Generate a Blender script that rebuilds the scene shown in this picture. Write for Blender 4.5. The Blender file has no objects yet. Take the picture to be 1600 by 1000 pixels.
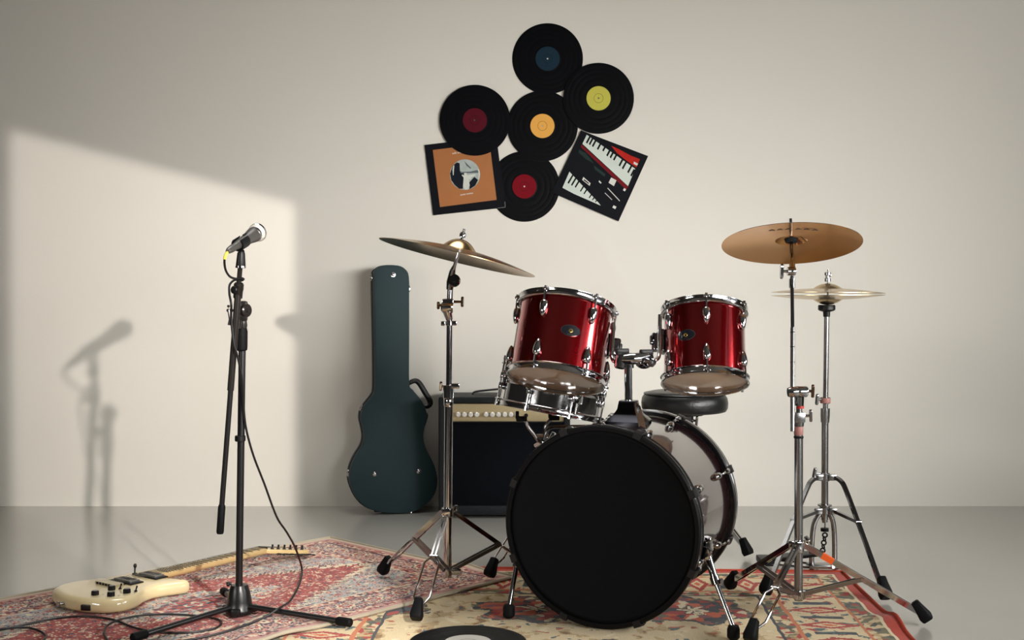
import bpy, bmesh, math, random
from mathutils import Vector, Matrix

random.seed(7)
PI = math.pi
scene = bpy.context.scene
COL = scene.collection
V = Vector

# ------------------------------------------------------------------ camera
FPX, CAMH, HORIZON = 1800.0, 0.874, 473.0
PITCH = math.atan((500 - HORIZON) / FPX)
cam_d = bpy.data.cameras.new('camera')
cam_d.sensor_width = 36.0
cam_d.lens = FPX / 1600 * 36.0
cam = bpy.data.objects.new('camera', cam_d)
cam.location = (0, 0, CAMH)
cam.rotation_euler = (PI / 2 - PITCH, 0, 0)
COL.objects.link(cam)
scene.camera = cam

# ------------------------------------------------------------------ colour management
scene.view_settings.view_transform = 'Standard'
scene.view_settings.look = 'None'
scene.view_settings.gamma = 1.0
scene.view_settings.use_curve_mapping = False
scene.view_settings.exposure = 0.0

# ------------------------------------------------------------------ reference points of the room
def ray(px, py):
    d = V((px - 800.0, FPX, 500.0 - py))
    c, s = math.cos(PITCH), math.sin(PITCH)
    return V((d.x, d.y * c + d.z * s, -d.y * s + d.z * c))

def P(px, py, y):
    d = ray(px, py)
    t = y / d.y
    return V((d.x * t, y, CAMH + d.z * t))

def G(px, py, z=0.0):
    d = ray(px, py)
    t = (z - CAMH) / d.z
    return V((d.x * t, d.y * t, z))

def RP(px, py, p0, n):
    d = ray(px, py)
    o = V((0, 0, CAMH))
    t = (p0 - o).dot(n) / d.dot(n)
    return o + d * t

WALL = G(800, 791).y            # back wall, about 4.95 m from the camera
def W(px, py, off=0.0):
    return P(px, py, WALL - off)

# ------------------------------------------------------------------ world and lights
world = bpy.data.worlds.new('studio_world')
scene.world = world
world.use_nodes = True
world.node_tree.nodes['Background'].inputs[0].default_value = (0.9, 0.95, 1.0, 1)
world.node_tree.nodes['Background'].inputs[1].default_value = 0.5

def area(name, loc, target, sx, sy, power, col):
    d = bpy.data.lights.new(name, 'AREA')
    d.shape = 'RECTANGLE'
    d.size, d.size_y = sx, sy
    d.energy = power
    d.color = col
    o = bpy.data.objects.new(name, d)
    o.location = loc
    o.rotation_euler = (V(target) - V(loc)).to_track_quat('-Z', 'Y').to_euler()
    COL.objects.link(o)
    return o

ROOM_L, ROOM_R, ROOM_B, ROOM_H = -3.3, 3.3, -3.0, 3.0
WIN_Y0, WIN_Y1, WIN_Z0, WIN_Z1 = 0.5, 3.1, 0.35, 2.45
# daylight through the three panes of the window in the right wall
for _y0, _y1, _p in ((0.55, 1.40, 3), (1.48, 2.08, 112), (2.16, 3.05, 3)):
    area('window_daylight', (ROOM_R + 0.14, (_y0 + _y1) / 2, (WIN_Z0 + WIN_Z1) / 2), (0, (_y0 + _y1) / 2, (WIN_Z0 + WIN_Z1) / 2),
         WIN_Z1 - WIN_Z0, _y1 - _y0, _p, (1.0, 0.985, 0.955))
# large softbox with a grid, behind and to the right of the camera
_k = area('softbox', (2.4, 0.6, 1.2), (-0.2, WALL, 0.66), 2.4, 0.8, 13.6, (1.0, 0.98, 0.94))
_k.data.spread = math.radians(46)
# narrow window in the left wall
area('side_window_daylight', (ROOM_L + 0.05, -0.3, 1.3), (0.0, -0.3, 1.3), 2.2, 0.30, 70, (1.0, 0.95, 0.88))

# added overhead fill that lifts the shaded floor; the ceiling has no opening
_k = area('overhead_fill', (-0.3, 3.7, ROOM_H - 0.04), (-0.3, 3.7, 0), 2.0, 1.1, 8.5, (1.0, 0.985, 0.95))
_k.data.spread = math.radians(56)

# profile spotlight to the right of the camera: a node mask in its emission, not modelled shutters, cuts the beam
# to a leaning rectangle that lands on the wall behind the microphone
LAMP = V((0.69, 0.66, 1.51))
ld = bpy.data.lights.new('profile_spotlight', 'POINT')
ld.energy = 465
ld.color = (1.0, 0.93, 0.86)
ld.shadow_soft_size = 0.024
ld.use_nodes = True
nt = ld.node_tree
em = next(n for n in nt.nodes if n.type == 'EMISSION')
tc = nt.nodes.new('ShaderNodeTexCoord')
sp = nt.nodes.new('ShaderNodeSeparateXYZ')
nt.links.new(tc.outputs['Normal'], sp.inputs[0])
def _lm(op, a, b=None):
    n = nt.nodes.new('ShaderNodeMath'); n.operation = op
    for i, s in enumerate((a, b)):
        if s is None: continue
        if isinstance(s, (int, float)): n.inputs[i].default_value = s
        else: nt.links.new(s, n.inputs[i])
    return n.outputs[0]
def _ls(x, a, b):
    n = nt.nodes.new('ShaderNodeMapRange'); n.interpolation_type = 'SMOOTHSTEP'
    nt.links.new(x, n.inputs[0]); n.inputs[1].default_value = a; n.inputs[2].default_value = b
    return n.outputs[0]
_thr = WALL - LAMP.y
_xw = _lm('ADD', _lm('MULTIPLY', _lm('DIVIDE', sp.outputs[0], sp.outputs[1]), _thr), LAMP.x)
_zw = _lm('ADD', _lm('MULTIPLY', _lm('DIVIDE', sp.outputs[2], sp.outputs[1]), _thr), LAMP.z)
_tl, _tr = W(12, 205), W(458, 321)
_slope = (_tr.z - _tl.z) / (_tr.x - _tl.x)
_top = _lm('SUBTRACT', _lm('ADD', _lm('MULTIPLY', _lm('SUBTRACT', _xw, _tl.x), _slope), _tl.z), _zw)
_mask = _lm('MULTIPLY', _ls(_top, -0.045, 0.03), _lm('MULTIPLY', _ls(_xw, _tl.x - 0.03, _tl.x + 0.05),
            _lm('SUBTRACT', 1.0, _ls(_xw, _tr.x - 0.03, _tr.x + 0.04))))
_mask = _lm('MULTIPLY', _mask, _lm('GREATER_THAN', sp.outputs[1], 0.0))
nt.links.new(_mask, em.inputs['Strength'])
lamp = bpy.data.objects.new('profile_spotlight', ld)
lamp.location = LAMP
COL.objects.link(lamp)

# ------------------------------------------------------------------ materials
def lin(c):
    r = []
    for x in c:
        x = x / 255.0
        r.append(x / 12.92 if x <= 0.04045 else ((x + 0.055) / 1.055) ** 2.4)
    return tuple(r) + (1.0,)

def mat(name, rgb, rough=0.5, metal=0.0, coat=0.0, spec=None, bump=None, var=None, ior=None):
    m = bpy.data.materials.new(name)
    m.use_nodes = True
    t = m.node_tree
    b = t.nodes['Principled BSDF']
    c = lin(rgb)
    b.inputs['Base Color'].default_value = c
    b.inputs['Roughness'].default_value = rough
    b.inputs['Metallic'].default_value = metal
    if coat:
        b.inputs['Coat Weight'].default_value = coat
        b.inputs['Coat Roughness'].default_value = 0.04 if name != 'polished_concrete' else 0.16
    if spec is not None: b.inputs['Specular IOR Level'].default_value = spec
    if ior: b.inputs['Coat IOR'].default_value = ior
    if bump or var:
        co = t.nodes.new('ShaderNodeTexCoord')
    if bump:
        sc, st = bump
        n = t.nodes.new('ShaderNodeTexNoise'); n.inputs['Scale'].default_value = sc; n.inputs['Detail'].default_value = 3
        t.links.new(co.outputs['Object'], n.inputs['Vector'])
        bp = t.nodes.new('ShaderNodeBump'); bp.inputs['Strength'].default_value = st; bp.inputs['Distance'].default_value = 0.002
        t.links.new(n.outputs['Fac'], bp.inputs['Height'])
        t.links.new(bp.outputs['Normal'], b.inputs['Normal'])
    if var:
        sc, amt = var
        n = t.nodes.new('ShaderNodeTexNoise'); n.inputs['Scale'].default_value = sc; n.inputs['Detail'].default_value = 4
        t.links.new(co.outputs['Object'], n.inputs['Vector'])
        mr = t.nodes.new('ShaderNodeMapRange'); mr.inputs[3].default_value = 1 - amt; mr.inputs[4].default_value = 1 + amt
        t.links.new(n.outputs['Fac'], mr.inputs[0])
        mx = t.nodes.new('ShaderNodeVectorMath'); mx.operation = 'SCALE'
        mx.inputs[0].default_value = c[:3]
        t.links.new(mr.outputs[0], mx.inputs['Scale'])
        t.links.new(mx.outputs[0], b.inputs['Base Color'])
    return m

M_wall = mat('wall_paint', (226, 222, 213), 0.85, bump=(260, 0.12), var=(1.3, 0.015))
M_wall2 = mat('studio_side_wall', (58, 56, 54), 0.9, var=(1.0, 0.03))
M_ceil = mat('ceiling_paint', (96, 94, 90), 0.9, var=(1.0, 0.02))
M_floor = mat('polished_concrete', (170, 168, 161), 0.22, spec=0.6, coat=0.55, ior=1.55, var=(2.2, 0.06))
M_frame = mat('window_frame_paint', (70, 70, 70), 0.5, var=(5, 0.04))
M_chrome = mat('chrome', (188, 188, 190), 0.09, 1.0, var=(30, 0.05))
M_chrome_d = mat('dark_chrome', (120, 120, 124), 0.12, 1.0, var=(30, 0.06))
M_steel = mat('worn_steel', (150, 150, 150), 0.25, 1.0, var=(40, 0.12))
M_blkchrome = mat('black_chrome', (38, 38, 42), 0.16, 1.0, var=(30, 0.06))
M_wingrefl = mat('wing_chrome_reflection', (120, 98, 80), 0.25, 1.0, var=(40, 0.1))  # chrome wing screws, their brown reflection put into the base colour
M_red = mat('red_lacquer', (138, 5, 14), 0.17, 0.92, coat=1.0, ior=1.55, var=(60, 0.12))
M_wine = mat('black_cherry_lacquer', (40, 18, 22), 0.2, 0.2, coat=1.0, ior=2.0, var=(40, 0.1))
M_hoopblk = mat('hoop_lacquer', (11, 9, 11), 0.3, spec=0.25, coat=0.25, var=(30, 0.1))
M_hoopfront = mat('matte_black_hoop', (7, 7, 9), 0.55, spec=0.12, var=(30, 0.1))
M_head_blk = mat('black_drum_head', (7, 9, 12), 0.7, spec=0.1, bump=(220, 0.25), var=(8, 0.1))
M_head_tan = mat('clear_drum_head', (196, 166, 136), 0.12, spec=0.6, var=(9, 0.16))
M_head_wht = mat('coated_drum_head', (225, 220, 208), 0.6, var=(12, 0.03))
M_bronze = mat('cymbal_bronze', (176, 132, 84), 0.24, 1.0, var=(14, 0.08))
M_bronze_p = mat('pale_cymbal_bronze', (206, 178, 138), 0.27, 1.0, var=(14, 0.06))
M_blkmetal = mat('black_powder_coat', (15, 15, 17), 0.32, spec=0.5, var=(40, 0.1))
M_rubber = mat('black_rubber', (8, 9, 11), 0.6, spec=0.15, bump=(300, 0.3), var=(30, 0.1))
M_plastic = mat('black_plastic', (11, 12, 14), 0.42, spec=0.3, var=(30, 0.08))
M_vinyl = mat('vinyl_black', (4, 5, 9), 0.40, spec=0.12, var=(25, 0.1))
M_felt = mat('black_felt', (14, 16, 20), 0.95, bump=(400, 0.5), var=(50, 0.1))
M_leather = mat('black_leatherette', (17, 18, 20), 0.36, bump=(160, 0.35), var=(10, 0.1))
M_tolex = mat('amp_tolex', (15, 20, 25), 0.5, spec=0.3, bump=(420, 0.6), var=(20, 0.1))
M_grill = mat('speaker_cloth', (8, 11, 17), 0.85, spec=0.1, bump=(700, 0.8), var=(30, 0.15))
M_panel = mat('amp_gold_panel', (186, 170, 132), 0.4, 0.2, var=(25, 0.06))
M_knob = mat('amp_knob_silver', (235, 233, 228), 0.3, 0.3, var=(40, 0.05))
M_case = mat('green_case_tolex', (27, 48, 52), 0.55, spec=0.3, bump=(500, 0.6), var=(9, 0.10))
M_casetrim = mat('black_case_binding', (12, 18, 20), 0.5, var=(20, 0.1))
M_cream = mat('cream_lacquer', (222, 204, 160), 0.16, coat=0.7, var=(6, 0.03))
M_maple = mat('maple_neck', (214, 186, 132), 0.3, coat=0.4, var=(18, 0.08))
M_fret = mat('fretboard_wood', (196, 170, 122), 0.4, var=(24, 0.08))
M_string = mat('string_steel', (120, 118, 112), 0.3, 1.0, var=(50, 0.1))
M_mic = mat('microphone_enamel', (92, 90, 88), 0.32, 0.5, var=(40, 0.08))
M_boom = mat('boom_enamel', (58, 55, 53), 0.28, 0.7, var=(40, 0.08))
M_grille = mat('microphone_mesh', (232, 229, 222), 0.45, 0.5, bump=(900, 1.0), var=(60, 0.12))
M_yellow = mat('yellow_tape', (222, 206, 80), 0.5, var=(30, 0.05))
M_orange = mat('orange_sticker', (226, 90, 26), 0.5, var=(30, 0.05))
M_tape = mat('worn_red_tape', (146, 98, 92), 0.6, var=(60, 0.3))
M_bind1 = mat('rug_binding_cream', (166, 156, 136), 0.9, bump=(500, 0.6), var=(30, 0.1))
M_bind2 = mat('rug_binding_red', (170, 58, 34), 0.9, bump=(500, 0.6), var=(30, 0.14))
M_cable = mat('cable_jacket', (15, 15, 17), 0.45, var=(30, 0.1))
M_brass = mat('vent_brass', (206, 178, 110), 0.25, 1.0, var=(50, 0.05))

# ------------------------------------------------------------------ mesh builder
def frame_from(z, hint=None):
    z = V(z).normalized()
    h = V(hint) if hint is not None else (V((0, 0, 1)) if abs(z.z) < 0.9 else V((1, 0, 0)))
    x = h.cross(z)
    if x.length < 1e-6: x = V((0, 1, 0)).cross(z)
    x.normalize()
    y = z.cross(x)
    return Matrix((x, y, z)).transposed()

def TRS(loc, z=None, hint=None):
    m = frame_from(z, hint).to_4x4() if z is not None else Matrix.Identity(4)
    m.translation = V(loc)
    return m

class MB:
    def __init__(self):
        self.v, self.f = [], []
    def add(self, vs, fs, M=None):
        o = len(self.v)
        self.v += [(M @ V(p)) if M is not None else V(p) for p in vs]
        self.f += [tuple(i + o for i in f) for f in fs]
        return self
    def tube(self, pts, r, n=10, M=None, caps=True, flat=None):
        pts = [V(p) for p in pts]
        k = len(pts)
        rs = list(r) if isinstance(r, (list, tuple)) else [r] * k
        vs, fs = [], []
        pn = None
        for i, p in enumerate(pts):
            t = (pts[min(i + 1, k - 1)] - pts[max(i - 1, 0)])
            t.normalize()
            if pn is None:
                a = V((0, 0, 1)) if abs(t.z) < 0.9 else V((1, 0, 0))
                pn = a.cross(t).normalized()
            else:
                pn = (pn - t * pn.dot(t))
                pn.normalize()
            b = t.cross(pn)
            for j in range(n):
                a = 2 * PI * j / n
                vs.append(p + (pn * math.cos(a) + b * math.sin(a)) * rs[i])
        for i in range(k - 1):
            for j in range(n):
                a, b2 = i * n + j, i * n + (j + 1) % n
                fs.append((a, b2, b2 + n, a + n))
        if caps:
            fs.append(tuple(range(n - 1, -1, -1)))
            fs.append(tuple((k - 1) * n + j for j in range(n)))
        return self.add(vs, fs, M)
    def cyl(self, a, b, r, r2=None, n=16):
        return self.tube([a, b], [r, r if r2 is None else r2], n)
    def lathe(self, prof, M=None, n=40, closed=False):
        vs, fs, rings = [], [], []
        for (r, z) in prof:
            if r < 1e-6:
                rings.append((len(vs), 1)); vs.append((0, 0, z))
            else:
                rings.append((len(vs), n))
                for j in range(n):
                    a = 2 * PI * j / n
                    vs.append((r * math.cos(a), r * math.sin(a), z))
        k = len(prof)
        for i in range(k if closed else k - 1):
            (a, na), (b, nb) = rings[i], rings[(i + 1) % k]
            for j in range(n):
                j2 = (j + 1) % n
                if na == 1 and nb == 1: continue
                if na == 1: fs.append((a, b + j2, b + j))
                elif nb == 1: fs.append((a + j, a + j2, b))
                else: fs.append((a + j, a + j2, b + j2, b + j))
        return self.add(vs, fs, M)
    def box(self, c, s, M=None, bev=0.0, seg=2):
        bm = bmesh.new()
        bmesh.ops.create_cube(bm, size=1.0)
        for v in bm.verts: v.co = V((v.co.x * s[0], v.co.y * s[1], v.co.z * s[2])) + V(c)
        if bev > 0:
            bmesh.ops.bevel(bm, geom=list(bm.edges), offset=bev, segments=seg, profile=0.6, affect='EDGES')
        bm.verts.index_update()
        self.add([v.co.copy() for v in bm.verts], [tuple(v.index for v in f.verts) for f in bm.faces], M)
        bm.free()
        return self
    def prism(self, outline, levels, M=None):
        """outline: ccw 2D points; levels: list of (inset, z)"""
        k = len(outline)
        pts = [V((p[0], p[1])) for p in outline]
        area2 = sum(pts[i].x * pts[(i + 1) % k].y - pts[(i + 1) % k].x * pts[i].y for i in range(k))
        if area2 < 0: pts.reverse()
        nor = []
        for i in range(k):
            e1 = (pts[i] - pts[i - 1]); e2 = (pts[(i + 1) % k] - pts[i])
            n1 = V((e1.y, -e1.x)); n2 = V((e2.y, -e2.x))
            if n1.length > 0: n1.normalize()
            if n2.length > 0: n2.normalize()
            nn = n1 + n2
            if nn.length < 1e-6: nn = n1
            nn.normalize()
            nor.append(nn / max(0.5, nn.dot(n1)))
        vs, fs = [], []
        for (ins, z) in levels:
            for i in range(k):
                q = pts[i] - nor[i] * ins
                vs.append((q.x, q.y, z))
        L = len(levels)
        for l in range(L - 1):
            for i in range(k):
                a, b = l * k + i, l * k + (i + 1) % k
                fs.append((a, b, b + k, a + k))
        fs.append(tuple(range(k - 1, -1, -1)))
        fs.append(tuple((L - 1) * k + i for i in range(k)))
        return self.add(vs, fs, M)
    def bar(self, pts, w, h, side):
        """flat bar along pts; w across (along 'side'), h in the other direction"""
        pts = [V(p) for p in pts]
        k = len(pts); vs, fs = [], []
        for i, p in enumerate(pts):
            t = (pts[min(i + 1, k - 1)] - pts[max(i - 1, 0)]).normalized()
            s = V(side); s = (s - t * s.dot(t)).normalized()
            u = t.cross(s)
            for (a, b) in ((-1, -1), (1, -1), (1, 1), (-1, 1)):
                vs.append(p + s * (a * w / 2) + u * (b * h / 2))
        for i in range(k - 1):
            for j in range(4):
                a, b = i * 4 + j, i * 4 + (j + 1) % 4
                fs.append((a, b, b + 4, a + 4))
        fs.append((3, 2, 1, 0)); fs.append(tuple((k - 1) * 4 + j for j in range(4)))
        return self.add(vs, fs)
    def sphere(self, c, r, n=16, scale=(1, 1, 1), M=None):
        m = max(6, n // 2)
        prof = [(r * math.sin(PI * i / m), -r * math.cos(PI * i / m)) for i in range(m + 1)]
        prof[0] = (0, -r); prof[-1] = (0, r)
        T = Matrix.Translation(V(c)) @ Matrix.Diagonal((*scale, 1))
        return self.lathe(prof, (M @ T) if M is not None else T, n)
    def build(self, name, m, parent=None, label=None, world=True, smooth=35):
        me = bpy.data.meshes.new(name)
        vs = self.v
        if parent is not None and world:
            inv = ROOTINV[root_of(parent)]
            vs = [inv @ p for p in vs]
        me.from_pydata([tuple(p) for p in vs], [], self.f)
        bm = bmesh.new(); bm.from_mesh(me)
        bmesh.ops.recalc_face_normals(bm, faces=bm.faces)
        bm.to_mesh(me); bm.free()
        me.materials.append(m)
        if smooth:
            me.shade_smooth()
            me.set_sharp_from_angle(angle=math.radians(smooth))
        me.update()
        o = bpy.data.objects.new(name, me)
        COL.objects.link(o)
        if parent is not None: o.parent = parent
        if label: o['label'] = label
        return o

ROOTINV = {}
def root_of(o):
    while o.parent is not None: o = o.parent
    return o.name

def thing(name, label, cat, M=None, group=None):
    o = bpy.data.objects.new(name, None)
    o.empty_display_size = 0.1
    COL.objects.link(o)
    M = M if M is not None else Matrix.Identity(4)
    if not isinstance(M, Matrix): M = Matrix.Translation(V(M))
    o.matrix_world = M
    ROOTINV[o.name] = M.inverted()
    o['label'] = label; o['category'] = cat
    if group: o['group'] = group
    return o

def structure(name, mb, m):
    o = mb.build(name, m, smooth=0)
    o['kind'] = 'structure'
    return o

def smooth_path(pts, n=8):
    pts = [V(p) for p in pts]
    out = []
    k = len(pts)
    for i in range(k - 1):
        p0, p1, p2, p3 = pts[max(i - 1, 0)], pts[i], pts[i + 1], pts[min(i + 2, k - 1)]
        for j in range(n):
            t = j / n
            out.append(0.5 * ((2 * p1) + (p2 - p0) * t + (2 * p0 - 5 * p1 + 4 * p2 - p3) * t * t + (3 * p1 - p0 - 3 * p2 + p3) * t ** 3))
    out.append(pts[-1])
    return out

# ------------------------------------------------------------------ the room
structure('floor', MB().box((0, (WALL + ROOM_B) / 2, -0.05), (ROOM_R - ROOM_L + 0.4, WALL - ROOM_B + 0.4, 0.1)), M_floor)
structure('wall_back', MB().box((0, WALL + 0.05, ROOM_H / 2), (ROOM_R - ROOM_L + 0.4, 0.1, ROOM_H)), M_wall)
structure('wall_left', MB().box((ROOM_L - 0.05, (WALL + ROOM_B) / 2, ROOM_H / 2), (0.1, WALL - ROOM_B, ROOM_H)), M_wall2)
structure('wall_rear', MB().box((0, ROOM_B - 0.05, ROOM_H / 2), (ROOM_R - ROOM_L, 0.1, ROOM_H)), M_wall2)
structure('ceiling', MB().box((0, (WALL + ROOM_B) / 2, ROOM_H + 0.05), (ROOM_R - ROOM_L + 0.4, WALL - ROOM_B + 0.4, 0.1)), M_ceil)
_wr = MB()
_x = ROOM_R + 0.05
_wr.box((_x, (ROOM_B + WIN_Y0) / 2, ROOM_H / 2), (0.1, WIN_Y0 - ROOM_B, ROOM_H))
_wr.box((_x, (WALL + WIN_Y1) / 2, ROOM_H / 2), (0.1, WALL - WIN_Y1, ROOM_H))
_wr.box((_x, (WIN_Y0 + WIN_Y1) / 2, WIN_Z0 / 2), (0.1, WIN_Y1 - WIN_Y0, WIN_Z0))
_wr.box((_x, (WIN_Y0 + WIN_Y1) / 2, (WIN_Z1 + ROOM_H) / 2), (0.1, WIN_Y1 - WIN_Y0, ROOM_H - WIN_Z1))
structure('wall_right', _wr, M_wall2)
_wf = MB()
for yy in (0.52, 1.44, 2.12, 3.08):
    _wf.box((_x, yy, (WIN_Z0 + WIN_Z1) / 2), (0.06, 0.07, WIN_Z1 - WIN_Z0), bev=0.008)
for zz in (WIN_Z0, WIN_Z1):
    _wf.box((_x, (WIN_Y0 + WIN_Y1) / 2, zz), (0.06, WIN_Y1 - WIN_Y0, 0.06), bev=0.008)
structure('window_1', _wf, M_frame)

# ------------------------------------------------------------------ node expressions for the rugs
class E:
    nt = None
    def __init__(s, k): s.k = k
    @staticmethod
    def op(op, *a):
        n = E.nt.nodes.new('ShaderNodeMath'); n.operation = op
        for i, x in enumerate(a):
            x = x.k if isinstance(x, E) else x
            if isinstance(x, (int, float)): n.inputs[i].default_value = x
            else: E.nt.links.new(x, n.inputs[i])
        return E(n.outputs[0])
    def __add__(s, o): return E.op('ADD', s, o)
    __radd__ = __add__
    def __mul__(s, o): return E.op('MULTIPLY', s, o)
    __rmul__ = __mul__
    def __sub__(s, o): return E.op('SUBTRACT', s, o)
    def __rsub__(s, o): return E.op('SUBTRACT', o, s)
    def __truediv__(s, o): return E.op('DIVIDE', s, o)
    def __lt__(s, o): return E.op('LESS_THAN', s, o)
    def __gt__(s, o): return E.op('GREATER_THAN', s, o)
def eabs(x): return E.op('ABSOLUTE', x)
def emin(a, b): return E.op('MINIMUM', a, b)
def efloor(a): return E.op('FLOOR', a)
def efract(a): return E.op('FRACT', a)
def esin(a): return E.op('SINE', a)
def esqrt(a): return E.op('SQRT', a)
def eatan2(a, b): return E.op('ARCTAN2', a, b)
def esel(c, a, b): return b + c * (a - b)
def evec(x, y, z=0.0):
    n = E.nt.nodes.new('ShaderNodeCombineXYZ')
    for i, q in enumerate((x, y, z)):
        if isinstance(q, E): E.nt.links.new(q.k, n.inputs[i])
        else: n.inputs[i].default_value = q
    return n.outputs[0]
def enoise(vec, scale, detail=2.0):
    n = E.nt.nodes.new('ShaderNodeTexNoise'); n.inputs['Scale'].default_value = scale; n.inputs['Detail'].default_value = detail
    E.nt.links.new(vec, n.inputs['Vector'])
    return E(n.outputs['Fac'])
def evoro(vec, scale, feature='F1', rnd=1.0):
    n = E.nt.nodes.new('ShaderNodeTexVoronoi'); n.voronoi_dimensions = '2D'; n.feature = feature
    n.inputs['Scale'].default_value = scale; n.inputs['Randomness'].default_value = rnd
    E.nt.links.new(vec, n.inputs['Vector'])
    return n
def eramp(x, stops):
    """constant colour ramp: stops [(pos, rgb)]"""
    n = E.nt.nodes.new('ShaderNodeValToRGB'); r = n.color_ramp; r.interpolation = 'CONSTANT'
    while len(r.elements) < len(stops): r.elements.new(0.5)
    for e, (p, c) in zip(r.elements, stops): e.position = p
    for e, (p, c) in zip(r.elements, stops): e.color = lin(c)
    E.nt.links.new(x.k, n.inputs[0])
    return n.outputs[0]
def ecol(c):
    n = E.nt.nodes.new('ShaderNodeRGB'); n.outputs[0].default_value = lin(c); return n.outputs[0]
def emix(f, a, b):
    """a where f = 0, b where f = 1"""
    n = E.nt.nodes.new('ShaderNodeMix'); n.data_type = 'RGBA'
    if isinstance(f, E): E.nt.links.new(f.k, n.inputs[0])
    else: n.inputs[0].default_value = f
    E.nt.links.new(a if not isinstance(a, tuple) else ecol(a), n.inputs[6])
    E.nt.links.new(b if not isinstance(b, tuple) else ecol(b), n.inputs[7])
    return n.outputs[2]
def cells(vec, scale, pal, outline=None, ow=0.06, rnd=1.0):
    """small woven motifs: voronoi cells coloured from a palette, with an outline"""
    v = evoro(vec, scale, 'F1', rnd)
    s = E.nt.nodes.new('ShaderNodeSeparateColor'); E.nt.links.new(v.outputs['Color'], s.inputs[0])
    n = len(pal)
    c = eramp(E(s.outputs[0]), [(i / n, p) for i, p in enumerate(pal)])
    if outline:
        d = evoro(vec, scale, 'DISTANCE_TO_EDGE', rnd)
        c = emix(E(d.outputs['Distance']) < ow, c, outline)
    return c

def rug_material(name, fn):
    m = bpy.data.materials.new(name); m.use_nodes = True
    t = m.node_tree; E.nt = t
    b = t.nodes['Principled BSDF']
    co = t.nodes.new('ShaderNodeTexCoord'); s = t.nodes.new('ShaderNodeSeparateXYZ')
    t.links.new(co.outputs['Object'], s.inputs[0])
    c = fn(E(s.outputs[0]), E(s.outputs[1]))
    # worn pile: slow fading plus fine knots
    n = enoise(co.outputs['Object'], 420, 1.0)
    n2 = enoise(co.outputs['Object'], 5, 3.0)
    f = (n - 0.5) * 0.55 + (n2 - 0.5) * 0.35 + 1.0
    mx = t.nodes.new('ShaderNodeVectorMath'); mx.operation = 'SCALE'
    t.links.new(c, mx.inputs[0]); t.links.new(f.k, mx.inputs['Scale'])
    t.links.new(mx.outputs[0], b.inputs['Base Color'])
    b.inputs['Roughness'].default_value = 0.95
    b.inputs['Specular IOR Level'].default_value = 0.1
    b.inputs['Sheen Weight'].default_value = 0.15
    bp = t.nodes.new('ShaderNodeBump'); bp.inputs['Strength'].default_value = 0.5; bp.inputs['Distance'].default_value = 0.003
    t.links.new(n.k, bp.inputs['Height']); t.links.new(bp.outputs['Normal'], b.inputs['Normal'])
    return m

HU1, HV1 = 0.85, 0.43          # half length, half width of the red rug
HU2, HV2 = 0.86, 1.15          # of the beige rug

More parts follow.
